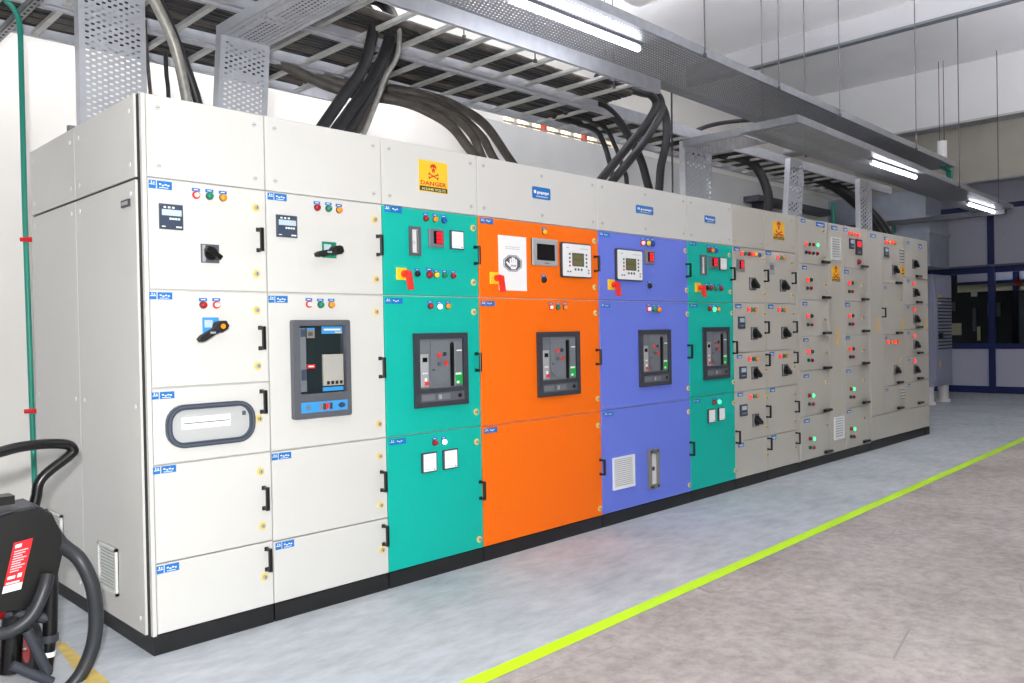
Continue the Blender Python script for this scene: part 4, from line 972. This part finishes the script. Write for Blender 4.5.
cable(path([(376,0),(391,16),(393,32),(391,48),(384,68),(372,92),(351,127)],0.78,[(1.0,0.66,3.20),(1.45,0.72,3.28)]),0.034,'thick black cable third from the left of the bunch over the second white cabinet', group=g1)
cable(path([(384,20),(392,40),(391,58),(385,80),(376,100),(359,129)],0.84,[(1.2,0.70,3.18),(1.6,0.76,3.20)]),0.022,'thinner dark cable behind the bunch over the second white cabinet','cable_old', group=g1)
cable(path([(378,-4),(392,8),(398,24),(399.6,41),(396,59),(385,78),(378,98),(365,131)],0.58,[(1.1,0.42,3.26)]),0.015,'pale grey flexible conduit on the right of the black cable bunch','conduit', name='flexible_conduit')
g2 = 'brown-black cables arching down behind the orange cabinet top'
for i, (pix, r, y) in enumerate((([(400,101),(428,111.5),(451.5,126.6),(471,151)],0.036,1.12),([(421.5,101),(449.4,113.7),(471,133),(481,154.5)],0.034,1.17),([(426,96.5),(460,117),(481.6,137),(493,157)],0.034,1.22),([(432,97),(464.4,110.5),(487,127),(509.5,159)],0.036,1.28))):
    p0 = on(*pix[0], 1, y)
    cable(path(pix, y, [(p0.x-0.75, y+0.45, 3.15),(p0.x-0.35, y+0.22, p0.z+0.06)]),r,
          ['leftmost cable of the arch behind the orange cabinet top','second cable of the arch behind the orange cabinet top','third cable of the arch behind the orange cabinet top','outermost rightmost cable of the arch behind the orange cabinet top'][i],'cable_old', group=g2)
g3 = 'black cables falling to the violet-blue cabinet'
cable(path([(640,92),(651,95),(656,105),(648,121.5),(631.7,142),(603,177)],0.62,[(3.5,0.44,3.18)]),0.034,'black cable curling over the ladder end, leftmost foot of its bunch', group=g3)
cable(path([(645,91),(659,97),(661,113),(652,129.7),(635,154),(615,178)],0.70,[(3.6,0.56,3.19)]),0.034,'black cable curling over the ladder end, second foot of its bunch', group=g3)
cable(path([(648,93),(661,105),(666.6,121.5),(665.5,146),(661,166.6),(659.4,187)],0.78,[(3.7,0.64,3.20)]),0.036,'black cable hanging almost straight at the right of the ladder end', group=g3)
cable(path([(586.6,100),(607,109),(623.5,127.6),(640,158),(648,185)],0.88,[(3.0,1.0,3.16)]),0.036,'black cable slanting down to the right across the curled cables', group=g3)
cable(path([(592.8,128.6),(603,142),(609,160),(612,176)],1.18,[(3.9,1.25,3.13)]),0.024,'thin black cable hanging behind the curled cables, left one','rubber')
cable(path([(602,125.6),(615,146),(623,168),(626.6,181)],1.08,[(3.9,1.12,3.13)]),0.020,'thin black cable hanging behind the curled cables, right one','rubber')
cable(path([(671.5,92),(672,140),(672.5,188)],0.5),0.008,'very thin black wire hanging left of the tray over the second teal cabinet','rubber')
cable(path([(686,139),(700,129),(725,122.5),(765,119)],1.3,(),False),0.022,'black cable looping up from the ladder to the upper tray','rubber')
g4 = 'black cables arching down at the far end of the row'
for i, (x, r) in enumerate(((9.55,0.05),(10.05,0.055),(10.45,0.055))):
    xx = min(x, 9.0)
    cable([(7.9+i*0.2,1.25,3.17),(8.6+i*0.2,1.15,3.15),(9.0+i*0.12,1.0,3.02),(9.35+i*0.16,0.85,2.78),(9.6+i*0.2,0.75,2.5),(9.72+i*0.22,0.72,2.2),(9.74+i*0.22,0.72,1.0),(9.74+i*0.22,0.72,0.0)],r,
          ['thick black cable arching down at the row end, nearest the bright tray','middle thick black cable arching down at the row end','rightmost thick black cable arching down at the row end'][i], group=g4)
cable([(6.4,1.2,3.16),(6.9,1.05,3.10),(7.05,0.95,2.8),(6.95,0.9,2.5),(6.8,0.9,ZE)],0.05,'thick black cable beside the leaning drop tray','rubber')
cable([(7.9,1.2,2.42),(8.3,1.1,2.52),(8.7,1.0,2.52),(9.1,0.95,2.46),(9.3,0.95,ZE)],0.04,'thick black cable low behind the bright drop tray','rubber')
cable([(0.20,0.52,3.02),(0.30,0.56,2.90),(0.40,0.60,2.74),(0.46,0.62,2.52),(0.49,0.62,ZE)],0.026,'pale grey flexible conduit beside the wide drop tray','conduit', name='flexible_conduit')
cable([(0.30,0.60,3.00),(0.38,0.62,2.86),(0.46,0.64,2.70),(0.54,0.66,2.50),(0.58,0.66,ZE)],0.022,'short black cable curving beside the pale conduit over the first cabinet','rubber')
cable(path([(144.5,20),(147,55),(150.5,94)],0.78),0.009,'thin dark wire just right of the wide drop tray','cable_old')
cable(path([(165.5,52),(166.5,75),(168.5,97)],1.38),0.012,'short thin black wire between the wide drop tray and the conduit','rubber')
cable([(0.72,0.30,2.98),(0.80,0.10,2.97),(0.86,-0.05,3.02)],0.008,'thin yellow wire lying on the branch of the second drop tray','yellow')

# green earthing pipe with red insulators behind the first cabinet
pg = on(27, 300, 1, 1.60); px = pg.x; zt = on(26, 34, 1, 1.60).z
root = thing('earthing_pipe', 'green earthing pipe running up the wall at the left edge', 'pipe', (px, 1.60, 0.0))
q = MB(); q.tube([(px+0.02,1.60,0.0),(px+0.01,1.60,1.0),(px,1.60,2.0),(px,1.60,zt-0.05)]+[tuple(v) for v in spline([(px,1.60,zt-0.02),(px-0.01,1.60,zt+0.08),(px-0.06,1.60,zt+0.15),(px-0.2,1.60,zt+0.19),(px-1.2,1.60,zt+0.20)],5)],0.014,'pipe_green',10); q.build('pipe', root, (px,1.6,0))
for v in (240, 411):
    zz = on(30, v, 1, 1.60).z; q = MB()
    q.cyl((px+0.0,1.585,zz),(px+0.045,1.555,zz),0.014,'red',12); q.cyl((px+0.045,1.555,zz),(px+0.10,1.52,zz),0.021,'red',12); q.cyl((px-0.025,1.60,zz),(px+0.0,1.585,zz),0.012,'red',10); q.build('insulator', root, (px,1.6,zz))

# ------------------------------------------------------------------ fluorescent lamps, plus added fill lamps
def batten(x0, x1, y, z, label, mount=0.032, watts=0):
    root = thing('fluorescent_lamp', label, 'lamp', ((x0+x1)/2, y, z), 'fluorescent battens')
    q = MB(); q.box(x0,y-0.02,z-mount+0.012,x1,y+0.02,z,'galv'); q.build('housing', root, (x0,y,z))
    for xx in (x0+0.01, x1-0.03):
        q = MB(); q.box(xx,y-0.012,z-mount-0.018,xx+0.02,y+0.012,z-mount+0.012,'white'); q.build('end_holder', root, (xx,y,z))
    q = MB(); q.cyl((x0+0.03,y,z-mount-0.006),(x1-0.03,y,z-mount-0.006),0.018,'tube_on',10); q.build('tube', root, (x0,y,z))
    return root
batten(1.95, 3.20, -0.17, T1Z-0.001, 'bright fluorescent lamp under the upper tray above the orange cabinet')
batten(6.90, 8.15, -0.22, T2Z-0.001, 'bright fluorescent lamp midway under the lower tray')
batten(10.75, 12.05, 0.02, T2Z-0.001, 'bright fluorescent lamp at the far tip of the lower tray')
def fill_wall_batten(x0, x1, z, label):  # lamps added to brighten the back wall
    root = thing('fluorescent_lamp', label, 'lamp', (x0, WALL_Y, z), 'fluorescent battens')
    q = MB(); q.box(x0,WALL_Y-0.06,z-0.03,x1,WALL_Y-0.001,z+0.03,'white'); q.build('housing', root, (x0,WALL_Y,z))
    q = MB(); q.cyl((x0+0.03,WALL_Y-0.09,z),(x1-0.03,WALL_Y-0.09,z),0.014,'fill_tube_wall',10); q.build('tube', root, (x0,WALL_Y,z))
    for xx in (x0, x1-0.03):
        q = MB(); q.box(xx,WALL_Y-0.11,z-0.02,xx+0.03,WALL_Y-0.06,z+0.02,'white'); q.build('end_holder', root, (xx,WALL_Y,z))
fill_wall_batten(-1.3, -0.1, 3.9, 'fill lamp added high on the back wall, left of the drop trays')
fill_wall_batten(0.7, 1.9, 3.9, 'fill lamp added high on the back wall behind the ladders')
fill_wall_batten(2.5, 3.7, 3.9, 'fill lamp added high on the back wall behind the cable arch')

def fill_uplight(x0, x1, y, z, label):  # unseen uplights added to brighten the ceiling
    root = thing('added_fill_lamp', label, 'lamp', (x0, y, z), 'added fill lamps')
    q = MB(); q.box(x0,y-0.12,z-0.02,x1,y+0.12,z-0.012,'white'); q.box(x0,y-0.12,z-0.02,x1,y-0.112,z+0.03,'white'); q.box(x0,y+0.112,z-0.02,x1,y+0.12,z+0.03,'white'); q.build('trough', root, (x0,y,z))
    for s in (-0.05, 0.05):
        q = MB(); q.cyl((x0+0.03,y+s,z+0.02),(x1-0.03,y+s,z+0.02),0.014,'fill_tube_back' if y > 0 else 'fill_tube_aisle' if x0 < 8 else 'fill_tube_bay',10); q.build('tube', root, (x0,y+s,z))
    for xx in (x0, x1-0.03):
        q = MB(); q.box(xx,y-0.07,z-0.012,xx+0.03,y+0.07,z+0.04,'white'); q.build('end_holder', root, (xx,y,z))
    for xx in (x0+0.2, x1-0.2): rod(root, xx, y, z-0.012, ZC)
for xx, yy, zz, lab in ((-1.2,1.6,4.6,'added twin-tube uplight hung high behind the ladders, left of the first cabinet'),(2.3,1.6,4.7,'added twin-tube uplight hung high behind the ladders over the orange cabinet'),(4.5,1.6,4.7,'added twin-tube uplight hung high behind the ladders over the second teal cabinet'),
                        (3.6,-3.0,3.5,'added twin-tube uplight hung over the near part of the concrete aisle'),(6.2,-3.0,3.5,'added twin-tube uplight hung over the middle of the concrete aisle'),(9.4,-2.6,4.1,'added twin-tube uplight hung between the first two ceiling beams'),(12.8,-2.6,4.0,'added twin-tube uplight hung between the last two ceiling beams')):
    fill_uplight(xx, xx+1.3, yy, zz, lab)

# ------------------------------------------------------------------ far end: grey box on feet, duct, trunking, canister, bracket
root = thing('power_box', 'tall grey louvred power box on white feet beyond the cabinet row', 'cabinet', (12.87, 1.15, 0))
q = MB(); q.plate(12.87,0.30,13.80,2.12,1.75,1.15,'box_grey',0.01); q.build('body', root, (12.87,1.15,0.3))
q = MB(); q.plate(12.95,0.36,13.74,2.06,1.15,1.135,'box_grey',0.006); dd = q.build('door', root, (12.95,1.15,0.3))
q = MB()
for i in range(16): q.box(13.06,1.12,0.90+i*0.055,13.68,1.135,0.92+i*0.055,'gap')
q.build('louvres', root, (13.06,1.13,0.9))
q = MB(); q.cyl((13.12,1.135,1.12),(13.12,1.08,1.12),0.05,'black',12); q.build('knob', root, (13.12,1.13,1.12))
q = MB(); q.box(13.10,1.13,1.62,13.2,1.135,1.67,'offwhite'); q.box(13.10,1.13,1.74,13.2,1.135,1.78,'signyellow'); q.box(13.12,1.13,0.62,13.16,1.135,0.72,'signyellow'); q.build('labels', root, (13.1,1.13,1.6))
for xx in (12.90, 13.62):
    q = MB(); q.cyl((xx+0.08,1.27,0.0),(xx+0.08,1.27,0.05),0.11,'foot_white',14); q.cyl((xx+0.08,1.27,0.05),(xx+0.08,1.27,0.30),0.085,'foot_white',14); q.build('foot', root, (xx,1.27,0))
q = MB(); q.box(12.2,0.97,2.21,13.1,1.45,2.98,'duct'); q.box(12.18,0.95,2.72,13.12,1.47,2.76,'duct'); q.box(12.18,0.95,2.20,13.12,1.47,2.23,'duct'); q.box(12.18,0.95,2.95,13.12,1.47,2.98,'duct')
root = thing('air_duct', 'grey sheet metal duct above the louvred power box', 'duct', (12.2, 0.97, 2.98)); q.build('lower_section', root, (12.2,0.97,2.21))
q = MB(); q.box(12.3,1.05,2.98,13.0,2.59,3.42,'duct'); q.build('upper_section', root, (12.3,1.05,2.98))
q = MB(); q.box(11.95,-0.12,2.86,12.05,2.58,2.93,'charcoal'); tag(q.build('trunking_beam', None, (12,-0.1,2.86)), 'dark grey trunking crossing under the far end of the lower tray', 'trunking')
root = thing('hanging_canister', 'white cylindrical canister hanging on two rods beyond the trays', 'canister', (11.2, 0.40, 3.6))
pc = on(942, 152, 0, 11.2); q = MB(); q.cyl((11.2,pc.y,pc.z-0.15),(11.2,pc.y,pc.z+0.15),0.065,'white',16); q.cyl((11.2,pc.y,pc.z-0.17),(11.2,pc.y,pc.z-0.15),0.05,'bezel',14); q.build('can', root, (11.2,pc.y,pc.z))
for s in (-0.03, 0.03): rod(root, 11.2, pc.y+s, pc.z+0.14, ZC)
pc = on(950, 172, 0, 9.62); q = MB(); q.box(9.57,pc.y-0.03,3.0,9.63,pc.y+0.03,3.30,'pipe_green'); q.box(9.35,pc.y-0.03,3.17,9.57,pc.y+0.03,3.199,'pipe_green'); q.build('end_bracket', T1, (9.6,pc.y,3.1))
# pipes seen against the inner wall
for u0, lab in ((795, 'green vertical pipe behind the leaning drop tray'), (908-5, 'green vertical pipe behind the far cable arch')):
    p_ = on(u0+32 if u0 == 795 else 888, 205, 1, 2.4); q = MB(); q.cyl((p_.x,2.3,0.0),(p_.x,2.3,3.3),0.03,'pipe_green',10); tag(q.build('wall_pipe', None, (p_.x,2.4,0)), lab, 'pipe')
p_ = on(763, 190, 1, 2.45); q = MB(); q.box(p_.x-0.06,2.40,0,p_.x+0.06,2.599,3.2,'charcoal'); q.box(p_.x-0.3,2.36,3.12,p_.x+2.2,2.599,3.2,'charcoal'); tag(q.build('steel_bracket', None, (p_.x,2.45,0)), 'dark steel post and bar against the grey inner wall', 'bracket')

for yy, lab in ((1.6,'fill lamp added on the ceiling of the room behind the left pane'),(-0.4,'fill lamp added on the ceiling of the room behind the right pane')):  # lamps added to light the trims of the inner room
    root = thing('fluorescent_lamp', lab, 'lamp', (19.9, yy, 2.999), 'fluorescent battens')
    q = MB(); q.box(19.87,yy-0.6,2.95,19.93,yy+0.6,2.999,'white'); q.build('housing', root, (19.9,yy,2.95))
    q = MB(); q.cyl((19.9,yy-0.57,2.92),(19.9,yy+0.57,2.92),0.014,'tube_on',8); q.build('tube', root, (19.9,yy,2.92))
# things seen through the glazing
def machine(label, x, y, w, d, h, m, lights):
    root = thing('machine', label, 'machine', (x, y, 0), 'machines behind the glazing')
    q = MB(); q.plate(y-w/2,0,y+w/2,h,0.0,-0.02,m,0.01); q.v = [(x+vy if vy < 0 else x+d, vx, vz) for vx, vy, vz in q.v]; q.build('body', root, (x,y,0))
    for (yy, zz, ww, hh, mm) in lights:
        q = MB(); q.box(x-0.045,yy-ww/2,zz-hh/2,x-0.02,yy+ww/2,zz+hh/2,mm); q.build('panel_light', root, (x,yy,zz))
machine('dark machine with pale lights behind the left pane', 18.4, 2.3, 1.9, 1.0, 2.0, 'machine', [(2.45,1.20,0.22,0.26,'cream'),(2.08,1.4,0.07,0.5,'machine_grey'),(2.08,1.95,0.12,0.1,'white'),(2.0,1.1,0.06,0.3,'cream'),(2.9,1.6,0.08,0.06,'white'),(2.9,1.0,0.08,0.06,'white'),(1.7,1.6,0.25,0.3,'machine_grey'),(2.6,1.7,0.3,0.2,'machine_grey')])
machine('grey green machine behind the right pane', 17.8, 0.85, 0.5, 0.8, 1.95, 'machine_grey', [(0.92,1.75,0.1,0.1,'white'),(0.76,1.1,0.1,0.1,'black')])
machine('dark machine with a cream top edge behind the right pane', 18.6, -0.3, 1.5, 1.0, 1.9, 'machine', [(-0.2,1.85,1.2,0.08,'cream')])
p_ = on(1018, 281, 0, 17.2); root = thing('alarm_beacon', 'orange round alarm beacon behind the right pane', 'alarm', (17.2, p_.y, p_.z-0.07))
q = MB(); q.cyl((17.2,p_.y,p_.z-0.08),(17.2,p_.y,p_.z-0.03),0.075,'bellred',14); q.cyl((17.2,p_.y,p_.z-0.03),(17.2,p_.y,p_.z+0.04),0.075,'bellred',14,0.03); q.build('dome', root, p_)
q = MB(); q.cyl((17.2,p_.y,p_.z+0.03),(17.2,p_.y,3.0),0.02,'frame_blue',8); q.build('stem', root, p_)

# ------------------------------------------------------------------ wheeled hose trolley at the left edge
Y0 = 0.10
root = thing('hose_trolley', 'black wheeled hose trolley with a red label beside the cabinet side', 'trolley', (-0.42, Y0, 0))
def TP(u, v, y=Y0): return on(u, v, 1, y)
q = MB()
H = [TP(30,525,0.16),TP(36,498,0.16),TP(42,478,0.16),TP(70,455,0.16),TP(73,449,0.16),TP(66,444.5,0.16),TP(45,444,0.15),TP(20,447,0.10),TP(0,452,0.06),TP(-25,458,0.02)]
q.tube(spline(H,6),0.020,'frame_black',12); q.build('push_handle', root, H[0])
# drum: rolled cover with its axis towards the viewer
def dprof(y, grow=0.0):
    pts = [(-70,520),(-40,510),(0,517),(20,511),(38,507),(52,515),(60,532),(62,552),(56,578),(44,596),(26,608),(0,612),(-40,610),(-70,600)]
    out = []
    for u, v in pts:
        p = TP(u, v, Y0-0.05); c_ = TP(10, 560, Y0-0.05)
        out.append((c_.x+(p.x-c_.x)*(1+grow), c_.z+(p.z-c_.z)*(1+grow)))
    return out[::-1]
q = MB(); q.prism(dprof(0), Y0-0.03, Y0-0.06, 'drum_black'); q.prism(dprof(0, 0.03), Y0+0.16, Y0-0.03, 'charcoal'); drum = q.build('drum_cover', root, (-0.45,Y0,0.5))
a_, b_, c_, d_ = [TP(u, v, Y0-0.062) for u, v in ((14,543),(33,538),(21,589),(2,594))]
def lerp2(s, t): return (a_*(1-s)+b_*s)*(1-t)+(d_*(1-s)+c_*s)*t
q = MB()
def lq(s0, t0, s1, t1, m, y): 
    P = [lerp2(s0,t0),lerp2(s1,t0),lerp2(s1,t1),lerp2(s0,t1)]; q.prism([(p.x,p.z) for p in P][::-1], Y0-0.06, y, m)
lq(0,0,1,1,'label_red',Y0-0.062); lq(0.0,0.86,1,1.0,'paper',Y0-0.0625); lq(0.12,0.05,0.45,0.12,'paper',Y0-0.063)
for i in range(9): lq(0.14,0.18+i*0.05,0.86-0.12*(i % 3),0.20+i*0.05,'redwhite_on' if False else 'paleink',Y0-0.063)
lq(0.1,0.68,0.5,0.74,'paper',Y0-0.063); lq(0.62,0.66,0.84,0.74,'paper',Y0-0.063); lq(0.08,0.80,0.8,0.84,'paleink',Y0-0.063)
note(q.build('label', drum, a_), 'red label with white lines of print')
q = MB(); p1, p2 = TP(-30,506,Y0+0.02), TP(12,500,Y0+0.02); q.box(p1.x,Y0-0.02,p2.z-0.01,p2.x,Y0+0.06,p2.z+0.022,'black'); q.build('top_bar', root, p1)
q = MB(); q.tube(spline([TP(40,512,Y0+0.02),TP(58,540,Y0-0.02),TP(66,548,Y0-0.05),TP(80,560,Y0-0.10),TP(92,585,Y0-0.12),TP(96,615,Y0-0.12),TP(93,645,Y0-0.12),TP(82,672,Y0-0.12),TP(68,690,Y0-0.12)],6),0.027,'hose',12)
q.build('hose', root, TP(66,548))
q = MB(); q.tube(spline([TP(48,575,Y0-0.07),TP(44,590,Y0-0.09),TP(34,612,Y0-0.10),TP(20,626,Y0-0.10),TP(4,633,Y0-0.10),TP(-25,636,Y0-0.10)],6),0.024,'hose',12); q.build('hose', root, TP(45,590))
q = MB(); q.tube([TP(50,545,Y0+0.02),TP(51,590,Y0+0.02),TP(50,630,Y0+0.02),TP(45,674,Y0+0.02)],0.026,'frame_black',12); up = q.build('upright', root, TP(50,600))
q = MB(); t0, t1 = TP(49,634,Y0+0.02), TP(49,641,Y0+0.02); q.cyl(t0,t1,0.034,'charcoal',14); q.build('collar', up, t0)
q = MB(); t0, t1 = TP(48,651,Y0+0.02), TP(47.6,656,Y0+0.02); q.cyl(t0,t1,0.0275,'white',14); q.build('white_band', up, t0)
q = MB(); q.tube([TP(27,630,Y0-0.02),TP(48,673,Y0-0.03)],0.020,'charcoal',10); q.build('brace', root, TP(27,630))
q = MB(); q.tube([TP(12,665,Y0-0.04),TP(52,682,Y0-0.06)],0.018,'charcoal',10); q.build('brace', root, TP(12,665))
q = MB(); q.tube([TP(5,612,Y0+0.04),TP(52,618,Y0+0.02)],0.024,'charcoal',10); q.build('cross_bar', root, TP(20,614))
q = MB(); q.tube([TP(14,600,Y0+0.05),TP(10,672,Y0+0.05)],0.038,'frame_black',12); q.build('upright', root, TP(14,640))
cc = TP(-16,590,Y0+0.09); q = MB(); q.cyl((cc.x,Y0+0.09,0.30),(cc.x,Y0+0.09,cc.z),0.11,'red',20); q.cyl((cc.x,Y0+0.09,0.25),(cc.x,Y0+0.09,0.30),0.06,'red',20,0.11); q.build('red_tank', root, cc)
for s in (-0.13, 0.16):
    wx = -0.55+s
    q = MB(); q.cyl((wx-0.02,Y0+0.10,0.10),(wx+0.02,Y0+0.10,0.10),0.10,'rubber',20); q.cyl((wx-0.022,Y0+0.10,0.10),(wx+0.022,Y0+0.10,0.10),0.055,'red',16); q.build('wheel', root, (wx,Y0+0.10,0.10))
q = MB(); q.cyl((-0.70,Y0+0.10,0.10),(-0.37,Y0+0.10,0.10),0.012,'steel',8); q.build('axle', root, (-0.55,Y0+0.1,0.1))
